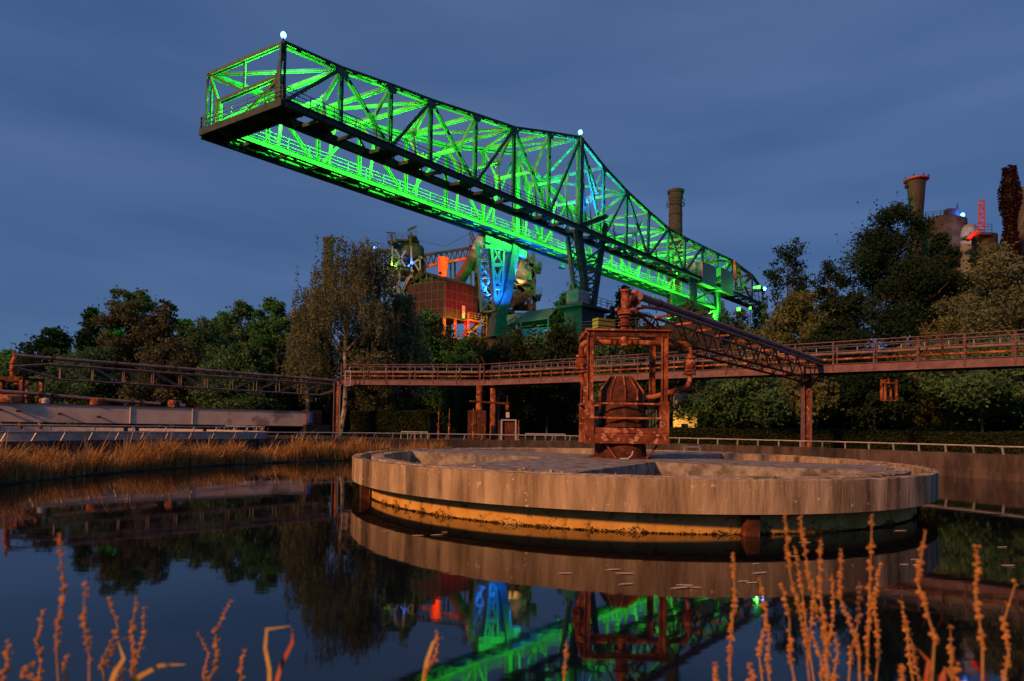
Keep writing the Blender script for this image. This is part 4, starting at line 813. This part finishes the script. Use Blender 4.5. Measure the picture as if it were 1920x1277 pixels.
for s in (-.45, .5): bar('frame_bar', 'rail', t, (p.x + s, p.y, GZ), (p.x + s, p.y, 2.3), .1, .1)
bar('frame_bar', 'rail', t, (p.x - .5, p.y, 2.33), (p.x + .55, p.y, 2.33), .1, .08)
p = px(951, 778, 40.6); t = thing('meter_box', 'small pale meter box on a post above the kiosk', 'box', (p.x, p.y, 2.3)); tube('post', 'rustdark', t, [(p.x, p.y, GZ), (p.x, p.y, 4.0)], .05, 6); MB().box((p.x + .03, p.y - .1, p.z), (.24, .16, .36)).obj('box_body', 'box', t); MB().box((p.x - .02, p.y - .08, p.z + .5), (.22, .14, .34)).obj('box_body', 'rust', t)
for k, (x0, x1, y, d, lb) in enumerate(((752, 802, 811, 37.5, 'pale pipe rail piece beside the hedge behind the wall'), (985, 1060, 815, 37.5, 'low pale hoop rail right of the kiosk'))):
    a, b = px(x0, y, d), px(x1, y + 1, d); t = thing('pipe_rail', lb, 'railing', (a.x, a.y, GZ)); a.z = b.z = 1.45
    tube('rail', 'rail', t, [a, b], .04, 6)
    for k2 in range(5): q = a.lerp(b, k2 / 4); bar('rail_foot', 'rail', t, (q.x, q.y, GZ), q, .04, .04)

# ------------------------------------------------------------------ lamps
GR, BLU, REDC, WARM = (.05, 1.0, .04), (.012, .16, 1.0), (1.0, .04, .02), (1.0, .55, .14)
for k, (i, f_) in enumerate(((0, .55), (2, .0), (3, .5), (5, .0), (6, .4), (8, .3), (10, .2), (11, .5), (13, .2), (15, .2))):
    p = BN[i].lerp(BN[min(i+1, 17)], f_) + wdir * 1.75 + V((0, 0, .55))
    floodlight('green floodlight on the crane\'s walkway pointing into the lattice', p, 21000, GR, aim=p + wdir * 4 + V((0, 0, 2.5)), size=.18, spot=165, group='green floodlights along the crane walkways', off=.4)
for k, (i, f_) in enumerate(((0, .9), (3, .0), (5, .5), (7, .5), (10, .5), (13, .6))):
    p = BN[i].lerp(BN[min(i+1, 17)], f_) + wdir * (wl - 1.9) + V((0, 0, .55))
    floodlight('green floodlight on the crane\'s walkway pointing into the lattice', p, 13000, GR, aim=p - wdir * 3 + V((0, 0, 3)), size=.18, spot=135, group='green floodlights along the crane walkways', off=.4)
def beacon(label, p, e, col, r=.24, es=60.0):
    t = thing('beacon_lamp', label, 'lamp', V(p) - V((0, 0, .5)))
    MB().lathe(V(p) - V((0, 0, r)), [(.12, 0), (r * .8, r * .4), (r, r), (r * .8, r * 1.6), (.1, r * 2)], 12).obj('lamp_globe', emit('beacon_glow', col, 14.0), t)
    tube('lamp_stem', 'dark', t, [V(p) - V((0, 0, .7)), V(p) - V((0, 0, r * .9))], .08, 6)
    lamp_light('lamp_light', V(p) + V((0, 0, r + .25)), e, BLU, radius=.2, parent=t)
PB = (.07, .42, 1.0)
beacon('blue white beacon lamp on the crane cantilever tip', TN[0] + V((0, 0, .75)), 1500, PB); beacon('blue white beacon lamp on top of the crane tower', TN[7] + V((0, 0, .8)), 2500, PB, .30)
beacon('blue beacon lamp at the crane\'s far tail end', TN[17] + cu * 1.0 + V((0, 0, .6)), 1500, PB, .36)
beacon('small blue lamp on the furnace tower\'s jutting platform', px(703, 465, 127), 600, (.04, .2, 1.0), .32)
for xx, yy, lb, e in ((1404, 541, 'bright green floodlight low on the crane tail', 1200), (1396, 542, 'smaller green floodlight beside the bright one on the crane tail', 400), (1366, 582, 'bright green floodlight on a pole below the crane tail', 1400), (1388, 580, 'small green floodlight right of the pole light', 300)):
    p = near(xx, yy) + n3 * 2.0; big = e > 1000
    floodlight(lb, p, e, GR, aim=p + V((-.5, -1, .12)) * 5 if yy < 560 else p + V((-.55, -1, .1)), size=.5 if big else .32, es=7.0, off=.9, spot=100)
    bar('lamp_pole', 'dark', bpy.data.objects[[o.name for o in COL.objects if o.name.startswith('floodlight') and o.type == 'EMPTY'][-1]], (p.x, p.y, 10 if yy > 560 else CZ), p - V((0, 0, .3)), .12, .12)
# green light from below onto the fixed leg panels
for xx, yy, e in ((1262, 598, 8000), (1335, 592, 5000)):
    p = near(xx, yy) + wdir * .5 + n3 * 1.0
    floodlight('green floodlight on the bunker deck aimed at the crane\'s tail leg', p, e, GR, aim=near(1300, 555) + wdir * 3, size=.4, group='green floodlights at the tail leg')
# blue light on the far leg, near leg and tower
bl = [(m1.lerp(k1, .5) + V((0, 0, .6)) - wdir * -.6, 26000, m0.lerp(k0, .5), 'blue floodlight inside the far crane leg lattice'), (far(936, 590) + n3 * 3.5 - cu * 1.5, 12000, far(940, 470), 'blue floodlight in front of the far crane leg'), (l1.lerp(r1, .5) + V((0, 0, .8)) - n3 * .9, 12000, l0, 'blue floodlight at the foot of the near crane leg'), (BN[7] + wdir * 2.6 + cu * 1.2 + V((0, 0, .8)), 16000, TN[7] + cu * 2, 'blue floodlight on the walkway below the crane tower'), (far(958, 528) + n3 * .9, 16000, far(1000, 470), 'blue floodlight shining up at the far runway girder')]
for p, e, a, lb in bl: floodlight(lb, p, e, BLU, aim=a, size=.35, off=.7, spot=115)
# red, orange, pink and white lights on the works
def rp(p, e, c, a, lb, spot=70): floodlight(lb, p, e * .16, c, aim=a, size=.4, off=.6, spot=spot)
q_ = g_ - wdir * 9 + cu * gl * .3; rp(V((q_.x, q_.y, zb - 2)), 42000, REDC, V((*(g_ + cu * gl * .45)[:2], zb + 2)), 'red floodlight facing the brick building side wall', 60)
rp(px(826, 512, 113), 40000, REDC, px(831, 494, 118), 'red floodlight at the foot of the conical red stack', 120)
rp(px(884, 626, 100), 22000, REDC, px(872, 610, 103), 'red floodlight under the brick building stair', 130)
rp(px(970, 530, 116), 26000, WARM, px(980, 508, D2), 'orange floodlight below the conical gas cleaner', 110)
rp(px(742, 556, 119), 6000, (1.0, .55, .65), px(748, 530, D1), 'pinkish floodlight at the furnace tower foot', 110); rp(px(735, 500, 124), 9000, (.3, 1.0, .05), px(742, 485, D1 + 2), 'yellow green floodlight on the furnace platform', 150)
rp(px(770, 498, 124), 12000, BLU, px(768, 482, D1 + 2), 'blue floodlight below the furnace water tank', 150); rp(px(712, 552, 124), 9000, GR, px(728, 545, D1 + 3), 'green floodlight beside the furnace shell', 140)
rp(px(897, 478, 113), 9000, (1.0, .5, .62), px(899, 460, 118), 'pinkish floodlight on the downcomer pipe', 80); rp(px(935, 540, 118), 9000, (1.0, .6, .25), px(930, 500, D2 + 8), 'warm floodlight inside the second furnace', 150)
rp(px(1822, 440, 90), 5500, (.85, .72, 1.0), px(1816, 434, 94), 'white floodlight facing the steel dome', 110); rp(px(1833, 445, 86.5), 2500, REDC, px(1840, 405, 90), 'red floodlight at the lattice mast foot', 120)
rp(px(1700, 350, 93), 350, REDC, px(1712, 338, 95), 'red floodlight on the flared stack ring', 150)
beacon('small blue white lamp on a pole beside the white dome', px(1805, 403, 96), 500, PB, .3)
q_ = px(1284, 800, 53.5); rp(q_, 2200, (1.0, .52, .12), px(1285, 770, 56), 'warm yellow floodlight at the foot of the plaster wall', 130)
q_ = px(1000, 612, 79); floodlight('green floodlight below the shed roof', V((q_.x, q_.y - 3, 15)), 700, (.02, 1.0, .30), aim=C_, size=.3)
# ------------------------------------------------------------------ trees
def crown_points(x0, y0, zlo, zhi, R, n, kind, nb, dep=1.0):
    H = zhi - zlo; C = []
    for b in range(nb):
        t = (b + rg.random()) / nb
        if kind == 'round': e = math.sin(math.pi * min(1, .12 + .86 * t ** .85)) ** .7
        elif kind == 'cone': e = (1 - t) ** .75 * .95 + .08
        elif kind == 'column': e = .55 + .45 * math.sin(math.pi * t)
        else: e = .35 + .65 * math.sin(math.pi * min(1, .1 + .8 * t))
        a = rg.random() * 6.283; rad = R * e * math.sqrt(rg.random()) * .82
        br = R * (.10 + .24 * rg.random() ** 1.5) * (.5 + .5 * e)
        C.append((x0 + rad * math.cos(a), y0 + rad * math.sin(a) * dep, zlo + H * t * .94 + br * .2, br))
    C = np.array(C); w_ = C[:, 3] ** 2; idx = rg.choice(nb, n, p=w_ / w_.sum())
    d = rg.normal(size=(n, 3)); d /= np.linalg.norm(d, axis=1)[:, None]
    r = C[idx, 3] * (rg.random(n) ** .45) * (1 + .6 * rg.normal(size=n) * (rg.random(n) < .4))
    P = C[idx, :3] + d * r[:, None] * np.array([1, 1, .75])
    shade = np.clip(.5 + .25 * rg.normal(size=nb)[idx] + .22 * rg.normal(size=n), 0, 1)
    return P, C, shade
NT = 0
def tree(label, x, ytop, hw, d, lm, kind='round', ybot=None, n=11000, leaf=.17, name='tree', bark='bark', nb=None, lean=0.0, cat='tree', base_z=None):
    base_z = GZ if base_z is None else base_z
    tip = px(x, ytop, d); R = hw / F * d; zhi = tip.z; n = int(n * 2.2); hw *= 1.22; R = hw / F * d; zlo = px(x, ybot, d).z if ybot else base_z + (zhi - base_z) * .10
    zlo = max(zlo, base_z + .3); t = thing(name, label, cat, (tip.x, d, base_z), 'trees around the basins')
    nb = nb or max(60, int(50 + (zhi - zlo) / R * 26))
    P, C, sh_ = crown_points(tip.x, d, zlo, zhi, R, n, kind, nb)
    v, f = leaf_quads(P, leaf); npmesh('crown', v, f, LG[lm], t, np.repeat(sh_, 4))
    H = zhi - base_z; tr = MB(); r0 = max(.10, H * .013)
    top = V((tip.x, d, zlo + (zhi - zlo) * .85)); k = 6
    pts = [V((tip.x + lean * (1 - i / k), d, base_z - .1)).lerp(top, i / k) + V((random.uniform(-1, 1), random.uniform(-1, 1), 0)) * (H * .008 if 0 < i < k else 0) for i in range(k + 1)]
    tr.tube(pts, [r0 * (1 - .85 * i / k) for i in range(k + 1)], 7)
    for c in C[::max(1, nb // 22)]:
        zz = base_z + (c[2] - base_z) * .62; s = min(1, max(0, (zz - base_z) / (top.z - base_z))); p0 = V((tip.x + lean * (1 - s), d, zz)); q = V(c[:3]); mid = p0.lerp(q, .5) + V((0, 0, .08 * (q - p0).length))
        tr.tube([p0, mid, q], [r0 * (1 - .8 * s) * .55, r0 * .25, r0 * .08], 5)
    tr.obj('trunk', bark, t)
    return t
def birch(label, x, ytop, hw, d, n_str=420, lm='birch', ybot=735):
    tip = px(x, ytop, d); R = hw / F * d; zb_ = px(x, ybot, d).z; t = thing('birch_tree', label, 'tree', (tip.x + .3, d, GZ), 'trees around the basins'); H = tip.z - zb_
    P = []; S = []
    tops = []
    NBR = 44
    for k in range(NBR):
        u = (k + .5) / NBR; e = (.30 + .70 * (1 - u) ** .6); a = rg.random() * 6.283; rr_ = R * e * math.sqrt(rg.random())
        tops.append((tip.x + rr_ * math.cos(a), d + rr_ * math.sin(a), zb_ + H * (.22 + .76 * u) ))
    for k in range(n_str):
        c = tops[rg.integers(NBR)]; s = rg.normal(size=2) * R * .14; Ls = .9 + rg.random() * 2.6; m = int(Ls * 16); u = rg.random(m); sway = rg.normal(size=2) * .18
        q = np.stack([c[0] + s[0] + sway[0] * u + rg.normal(size=m) * .07, c[1] + s[1] + sway[1] * u + rg.normal(size=m) * .07, c[2] + .5 * rg.random() - u * Ls], 1); P.append(q); S.append(np.full(m, np.clip(.5 + .28 * rg.normal(), 0, 1)))
    P = np.concatenate(P); S = np.clip(np.concatenate(S) + .18 * rg.normal(size=len(P)), 0, 1); ok = P[:, 2] > GZ + 1.0; P, S = P[ok], S[ok]
    v, f = leaf_quads(P, .09); npmesh('crown', v, f, LG[lm], t, np.repeat(S, 4))
    tr = MB(); b = V((tip.x - .4, d, GZ - .1)); top = V((tip.x + .4, d, tip.z - 1.5)); pts = [b.lerp(top, i / 6) + V((.25 * math.sin(i * 1.3), 0, 0)) for i in range(7)]
    tr.tube(pts, [.26, .22, .19, .15, .11, .07, .03], 8)
    for c in tops[::2]:
        s = min(.9, max(.15, (c[2] - GZ) / (top.z - GZ) * .72)); p0 = b.lerp(top, s); q = V(c); tr.tube([p0, p0.lerp(q, .5) + V((0, 0, .5)), q], [.09, .05, .015], 5)
    tr.obj('trunk', 'birchbark', t)
TR = [
 ('mid green tree filling behind the tall brown tree', 215, 596, 45, 66, 'mid', 'round', None, 8000),
 ('soft green tree between the sparse tree and the bushy one', 350, 592, 48, 64, 'mid', 'round', None, 9000),
 ('tall soft green tree behind the broad mid green one', 420, 578, 45, 66, 'mid', 'round', None, 9000),
 ('green tree just left of the weeping birch', 560, 572, 42, 58, 'mid', 'round', None, 9000),
 ('low dark green tree beyond the support frame at the row\'s left end', 25, 655, 55, 62, 'mid', 'round', None, 9000),
 ('dark green bushy tree behind the standpipe', 100, 612, 55, 60, 'dark', 'round', None, 10000),
 ('slim open dark tree left of the tall brown tree', 172, 568, 38, 60, 'dark', 'cone', None, 7000),
 ('tall brownish tree, highest of the left row', 252, 533, 55, 58, 'brown', 'oval', None, 15000),
 ('sparse thin crowned tree right of the tall brown tree', 312, 552, 34, 57, 'brown', 'oval', None, 4500),
 ('broad mid green tree right of the sparse thin tree', 385, 594, 55, 56, 'mid', 'round', None, 10000),
 ('bushy dark green tree behind the bright green one', 452, 556, 52, 60, 'mid', 'round', None, 11000),
 ('bright green rounded tree left of the weeping birch', 512, 552, 62, 54, 'green', 'round', None, 14000),
 ('low olive shrubby tree between tall brown and bright green trees', 330, 640, 75, 52, 'brown', 'round', None, 9000),
 ('low dark shrubby tree under the slim open tree', 180, 650, 80, 55, 'mid', 'round', None, 9000),
 ('low mid green shrubby tree in front of the bright green tree', 455, 640, 75, 50, 'mid', 'round', None, 9000),
 ('brown green bushy tree right of the weeping birch', 735, 570, 62, 52, 'birch', 'round', None, 9000),
 ('rich green tree in front of the brick building', 800, 578, 62, 66, 'green', 'round', None, 13000),
 ('green tree below the red lit stair', 868, 632, 48, 64, 'green', 'round', None, 8000),
 ('dark tree under the bunker edge behind the brown cabinet', 935, 645, 62, 60, 'dark', 'round', None, 9000),
 ('small dark tree with visible fork beside the pump frame', 1028, 652, 78, 48, 'dark', 'round', 775, 11000),
 ('dark leafy tree behind the pump frame', 1150, 640, 80, 58, 'mid', 'round', None, 11000),
 ('dark leafy tree between pump frame and plaster wall', 1212, 650, 46, 52, 'dark', 'round', None, 8000),
 ('yellow green tree below the green pole light', 1410, 612, 68, 52, 'yellow', 'round', None, 11000),
 ('yellow green rounded tree right of the crane tail', 1490, 545, 85, 56, 'yellow', 'round', None, 14000),
 ('slender dark tree rising behind the yellow green tree', 1478, 438, 46, 70, 'dark', 'oval', None, 4200),
 ('open dark tree between the slender tree and the big dark tree', 1555, 478, 62, 68, 'dark', 'round', None, 10000),
 ('big dark green tree in front of the flared stack', 1685, 372, 112, 64, 'dark', 'round', None, 30000),
 ('dark green tree hiding the stoves below the dome', 1764, 418, 46, 66, 'dark', 'round', None, 18000),
 ('low dark tree under the lattice mast drum', 1835, 452, 40, 60, 'dark', 'round', None, 9000),
 ('broad olive brown tree below the vine clad pillar', 1868, 452, 108, 52, 'birch', 'round', None, 20000),
 ('olive tree behind the walkway lamp stubs', 1770, 590, 80, 48, 'yellow', 'round', None, 10000),
 ('dark tree behind the bracket of the truss column', 1560, 600, 75, 50, 'dark', 'round', None, 10000),
 ('low leafy tree behind the hedge left of the truss column', 1402, 700, 84, 44, 'mid', 'round', 790, 10000),
 ('low yellowish tree behind the truss column', 1500, 705, 70, 44, 'yellow', 'round', 785, 8000),
 ('dark low tree behind the hanging ladder stub', 1640, 690, 85, 44, 'dark', 'round', 795, 10000),
 ('broad low tree with thin bare trunk behind the hedge', 1840, 655, 120, 40, 'mid', 'round', 762, 14000),
 ('low dark tree filling behind the truss column top', 1590, 650, 90, 52, 'dark', 'round', 800, 10000),
 ('low dark tree at the hedge end behind the right wall', 1925, 690, 90, 46, 'dark', 'round', 800, 9000),
 ('green tree around the pole light below the crane tail', 1345, 558, 40, 124, 'mid', 'round', None, 7000),
 ('small leafy tree right of the pole light', 1425, 553, 32, 124, 'mid', 'round', None, 6000),
 ('leafy tree behind the two small tail lights', 1388, 566, 34, 128, 'mid', 'round', None, 6000),
 ('low dark tree between bunker and hedge', 1300, 665, 70, 58, 'dark', 'round', None, 9000),
]
for lb, x, yt, hw_, d, lm, kd, yb, n in TR: tree(lb, x, yt, hw_, d, lm, kd, yb, n, leaf=.075 + d * .0012)
tree('small green lit tree on the bunker left of the near crane leg', 1082, 528, 36, 84, 'green', 'round', None, 5000, .2, base_z=14.3)
tree('small wispy dark tree on the bunker right of the near crane leg', 1172, 532, 38, 86, 'dark', 'cone', None, 4000, .2, base_z=14.3)
tree('small leafy tree on the bunker under the crane tail', 1292, 562, 40, 98, 'mid', 'round', None, 5000, .22, base_z=14.3)
birch('large weeping birch with brown autumn leaves behind the walkway end', 655, 456, 112, 50, 1650); birch('lower weeping birch beside the large one', 735, 548, 82, 53, 1000); birch('small drooping birch left of the large one', 582, 570, 48, 51, 420)
# shrub belt: dark undergrowth closing the view under the trees
def shrub_belt(label, pts, h, wdt, n, lm, leaf=.12, nm='hedge', cat='hedge', rough=.35):
    t = thing(nm, label, cat, (pts[0][0], pts[0][1], GZ)); P = []
    tot = sum((V(b) - V(a)).length for a, b in zip(pts, pts[1:]))
    mb = MB()
    for a, b in zip(pts, pts[1:]):
        a, b = V((*a[:2], 0)), V((*b[:2], 0)); L_ = (b - a).length; m = int(n * L_ / tot); d = (b - a).normalized(); nn_ = V((-d.y, d.x, 0)); u = rg.random(m) * L_
        side = rg.random(m); hh_ = h * (1 + rough * .5 * (np.sin(u * 1.3 + a.x) * .35 + np.sin(u * .57 + a.y) * .4 + np.sin(u * 3.1 + 1.7) * .25 + .5 * rg.normal(size=m)))
        o = np.where(side < .4, -.5, np.where(side < .55, .5, rg.random(m) - .5)) * wdt + rg.normal(size=m) * .06; z = np.where(side < .55, rg.random(m), 1.0) * hh_ + rg.normal(size=m) * .05
        P.append(np.stack([a.x + d.x * u + nn_.x * o, a.y + d.y * u + nn_.y * o, GZ + z], 1))
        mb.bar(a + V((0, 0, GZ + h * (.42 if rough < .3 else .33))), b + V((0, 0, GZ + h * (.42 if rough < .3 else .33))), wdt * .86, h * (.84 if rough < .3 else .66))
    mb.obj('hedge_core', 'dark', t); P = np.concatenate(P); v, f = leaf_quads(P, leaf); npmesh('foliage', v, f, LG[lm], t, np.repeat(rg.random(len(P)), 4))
def H2(x, y, d): p = px(x, y, d); return (p.x, p.y)
shrub_belt('long trimmed dark hedge behind the right basin wall', [H2(1258, 820, 41), H2(1500, 820, 38), H2(1960, 830, 30)], 1.02, 1.2, 26000, 'hedge', .07, rough=.08)
shrub_belt('trimmed hedge between birch trunk and valve spindles', [H2(665, 800, 49), H2(812, 800, 47)], 1.9, 1.4, 9000, 'hedge', .09, rough=.15)
shrub_belt('dark wild undergrowth along the foot of the right trees', [H2(1290, 800, 62), H2(1640, 800, 52), H2(2000, 800, 46)], 3.6, 2.4, 22000, 'dark', .17, 'undergrowth', 'shrubs', .6)
shrub_belt('dark wild undergrowth along the foot of the left trees', [H2(-80, 800, 62), H2(300, 800, 58), H2(640, 800, 56)], 3.2, 2.4, 22000, 'dark', .17, 'undergrowth', 'shrubs', .6)
shrub_belt('dark climbing shrubs along the foot of the bunker', [H2(640, 800, 66), H2(900, 800, 66), H2(1300, 800, 66)], 9.2, 3.0, 42000, 'hedge', .2, 'undergrowth', 'shrubs', .5)
shrub_belt('dark wooded belt far behind the left trees', [H2(-300, 800, 92), H2(250, 800, 92), H2(700, 800, 92)], 6.5, 4.0, 22000, 'dark', .3, 'undergrowth', 'shrubs', .6)
shrub_belt('dark wooded belt far behind the right trees', [H2(1380, 800, 84), H2(1700, 800, 80), H2(2250, 800, 74)], 9.5, 4.0, 26000, 'dark', .3, 'undergrowth', 'shrubs', .5)
# ------------------------------------------------------------------ reeds along the left bank
def reeds(name, a0, a1, n, hmin, hmax, r0=17.35, r1=19.3):
    a = math.radians(a0) + rg.random(n) * math.radians(a1 - a0); r = r0 + (r1 - r0) * rg.random(n) ** .8
    x, y = DC.x + r * np.cos(a), DC.y + r * np.sin(a); ok = np.hypot(x - BC.x, y - BC.y) < BR - .08; x, y = x[ok], y[ok]; n = len(x)
    patch = .72 + .28 * np.sin(a[ok] * 23) * np.sin(a[ok] * 9 + 1) + .22 * np.sin(a[ok] * 71 + r[ok] * 3) * (rg.random(n) < .6) + .5 * (rg.random(n) < .03); h = (hmin + (hmax - hmin) * rg.random(n) ** 1.5) * patch; ta = rg.random(n) * 6.283; ben = h * (.15 + .55 * rg.random(n)); wb = .008 + .010 * rg.random(n)
    dx, dy = np.cos(ta), np.sin(ta); sx, sy = -dy, dx; V_ = []
    for t_, bw_ in ((0, 1.0), (.45, .9), (.8, .6), (1.0, .08)):
        cx, cy, cz = x + dx * ben * t_ ** 2, y + dy * ben * t_ ** 2, .02 + h * (t_ - .18 * t_ ** 3)
        for s_ in (-1, 1): V_.append(np.stack([cx + sx * wb * bw_ * s_, cy + sy * wb * bw_ * s_, cz], 1))
    v = np.stack(V_, 1).reshape(-1, 3); b = (np.arange(n) * 8)[:, None]; q = np.concatenate([b + np.array([0, 1, 3, 2]), b + np.array([2, 3, 5, 4]), b + np.array([4, 5, 7, 6])])
    o = npmesh(name, v, q, LG['reed'], None, np.repeat(rg.random(n), 8)); o['kind'] = 'stuff'; o['label'] = 'dry orange brown reeds and grass growing along the basin wall'; o['category'] = 'reeds'; return o
reeds('reeds', 112, 212, 46000, .4, 1.4)
# ------------------------------------------------------------------ dry flower stalks in front of the camera
ST = [(1472, 966, 1520, 1.25), (1500, 968, 1560, 1.30), (1538, 1012, 1550, 1.15), (1578, 1034, 1612, 1.2), (1635, 970, 1624, 1.22), (1612, 1096, 1590, 1.3), (1735, 996, 1745, 1.05), (1832, 1030, 1842, 1.1), (1904, 1094, 1876, 1.12), (1376, 1042, 1368, 1.3), (1424, 1086, 1432, 1.35), (1434, 1152, 1446, 1.25), (1690, 1132, 1716, 1.3), (1700, 1168, 1730, 1.35), (1782, 1176, 1786, 1.2), (1795, 1250, 1798, 1.1), (1342, 1246, 1345, 1.2), (1560, 1076, 1552, 1.3), (1466, 1098, 1494, 1.2), (1525, 1130, 1540, 1.25), (1490, 1030, 1530, 1.35), (1405, 1250, 1408, 1.2), (1690, 1250, 1692, 1.1), (1650, 1060, 1640, 1.3), (1565, 1190, 1568, 1.2),
      (110, 1006, 112, 1.05), (160, 1100, 168, 1.0), (206, 1124, 200, 1.15), (256, 1116, 244, 1.1), (270, 1144, 250, 1.2), (80, 1144, 70, 1.2), (14, 1208, 8, 1.0), (430, 1130, 384, 1.15), (373, 1190, 396, 1.25), (463, 1216, 442, 1.2), (125, 1232, 122, 1.1), (60, 1244, 62, 1.05), (820, 1190, 792, 1.2), (1062, 1200, 1056, 1.25), (232, 1196, 205, 1.1)]
ico = [V(p).normalized() for p in ((0, 0, 1), (.9, 0, .3), (-.45, .78, .3), (-.45, -.78, .3), (.45, .78, -.35), (-.9, 0, -.35), (.45, -.78, -.35), (0, 0, -1))]
icf = [(0, 1, 4), (0, 4, 2), (0, 2, 5), (0, 5, 3), (0, 3, 6), (0, 6, 1), (7, 4, 1), (7, 2, 4), (7, 5, 2), (7, 3, 5), (7, 6, 3), (7, 1, 6)]
for k, (x, y, xb, d) in enumerate(ST):
    tip = px(x, y, d); low = px(xb, 1300, d * .97); dr = (low - tip).normalized(); base = low + dr * ((low.z - .05) / max(.3, -dr.z)); base = V((base.x, base.y, .03))
    wob = V((random.uniform(-1, 1), random.uniform(-1, 1), 0)) * (.010 if k % 3 else .02)
    pts = [tip, tip.lerp(low, .33) + wob, tip.lerp(low, .66) - wob * .6, low, low.lerp(base, .5), base]
    if k == 8: pts[1] = px(1882, 1165, d)
    t = thing('dry_flower_stalk', 'tall dry orange brown flower stalk with beaded seed heads on the near bank' if k < 25 else 'dry reddish flower stalk with beaded seed heads on the left part of near bank', 'plant', base, 'dry flower stalks on the near bank' if k < 25 else 'dry reddish stalks on the left near bank')
    tube('stem', 'stalk', t, pts, [.0010, .0014, .0018, .0022, .0028, .0034], 5)
    mb = MB(); Lh = (low - tip).length * random.uniform(.72, 1.0); m = max(8, int(Lh / .0125))
    for j in range(m):
        u = j / m * Lh / (low - tip).length * 3; i = min(2, int(u)); c = pts[i].lerp(pts[i+1], u - i)
        gap = .35 + .65 * random.random()
        if random.random() < .14: continue
        for s in range(4):
            a = random.uniform(0, 6.283); r = random.choice((.0022, .0032, .0042, .005)) * random.uniform(.8, 1.1) * (.75 + .25 * min(1, j / 6)) * (.8 + .4 * gap); cc = c + V((math.cos(a), math.sin(a), 0)) * random.uniform(.001, .0048) + V((0, 0, random.uniform(-.006, .006))); i0 = len(mb.v)
            mb.v += [tuple(cc + V((p.x * r, p.y * r, p.z * r * .8))) for p in ico]; mb.f += [tuple(i0 + q for q in f) for f in icf]
    mb.sm = True; sh_o = mb.obj('seed_head', 'seed', t); sh_o['kind'] = 'stuff'
def blade(label, pix, d, wd, m, nm='curled_leaf'):
    pts = [px(a, b, d) for a, b in pix]; p0 = V((pts[0].x, pts[0].y, .05)); t = thing(nm, label, 'leaf', p0); mb = MB(); full = [p0] + pts; prev = None; n = len(full)
    for i, p in enumerate(full):
        ww_ = .6 * wd * (.5 + .5 * math.sin(math.pi * min(1, .25 + .75 * i / (n - 1)))) if i < n - 1 else wd * .08
        a = (full[min(i+1, n-1)] - full[max(i-1, 0)]).normalized(); s_ = a.cross(V((.2, 1, .3))).normalized() * ww_ / 2; th = V((0, .0012, 0))
        mb.v += [tuple(p - s_), tuple(p + s_), tuple(p + s_ + th), tuple(p - s_ + th)]
        if i: b = 4 * i; mb.f += [(b-4+q, b-4+(q+1) % 4, b+(q+1) % 4, b+q) for q in range(4)]
    mb.sm = True; mb.obj('blade', m, t)
blade('pale arching grass leaf bending right on the near bank', [(240, 1290), (262, 1268), (300, 1248), (348, 1246)], 1.1, .016, 'leafyellow'); blade('yellow folded leaf with kinked tip on the near bank', [(505, 1290), (505, 1255), (497, 1215), (500, 1180), (545, 1174)], 1.1, .014, 'leafyellow'); blade('reddish upright leaf beside the yellow folded leaf', [(515, 1290), (528, 1245), (548, 1205), (548, 1178)], 1.12, .014, 'leafred')
blade('bright orange leaf among the left stalks', [(205, 1290), (215, 1262), (232, 1235), (222, 1205)], 1.05, .016, 'leafyellow'); blade('red leaf at the foot of the tall right stalks', [(1765, 1290), (1768, 1270), (1772, 1255)], 1.0, .018, 'leafred'); blade('small red leaf on a right hand stalk', [(1735, 1290), (1742, 1240), (1722, 1218)], 1.05, .012, 'leafred'); blade('orange leaf bending left of the central stalk', [(792, 1290), (800, 1240), (812, 1205), (830, 1196)], 1.2, .014, 'leafyellow')
# ------------------------------------------------------------------ leaves floating on the water
for k in range(46):
    if k % 2: continue
    if k < 14: x, y = 1260 + random.uniform(0, 170), 1050 + random.uniform(0, 55)
    elif k < 22: x, y = 1050 + random.uniform(0, 180), 1045 + random.uniform(0, 60)
    elif k < 30: x, y = 720 + random.uniform(0, 300), 985 + random.uniform(0, 60)
    else: x, y = 1480 + random.uniform(0, 430), 985 + random.uniform(0, 80)
    p = onz(x, y, .006); l_ = random.uniform(.05, .13); a = random.uniform(-.3, .3) ; mb = MB(); R_ = Matrix.Rotation(a, 3, 'Z')
    mb.v = [tuple(p + R_ @ V(q)) for q in ((-l_, 0, 0), (-l_ * .4, -l_ * .22, .004), (l_ * .5, -l_ * .18, .006), (l_, 0, .012), (l_ * .5, l_ * .18, .006), (-l_ * .4, l_ * .22, .004))]; mb.v += [(q[0], q[1], q[2] - .004) for q in mb.v]
    mb.f = [tuple(range(6)), tuple(range(11, 5, -1))] + [(i, (i + 1) % 6, 6 + (i + 1) % 6, 6 + i) for i in range(6)]
    tag(mb.obj('floating_leaf', 'litter', None, p), 'pale fallen leaf floating on the dark water', 'leaf', 'fallen leaves on the water')
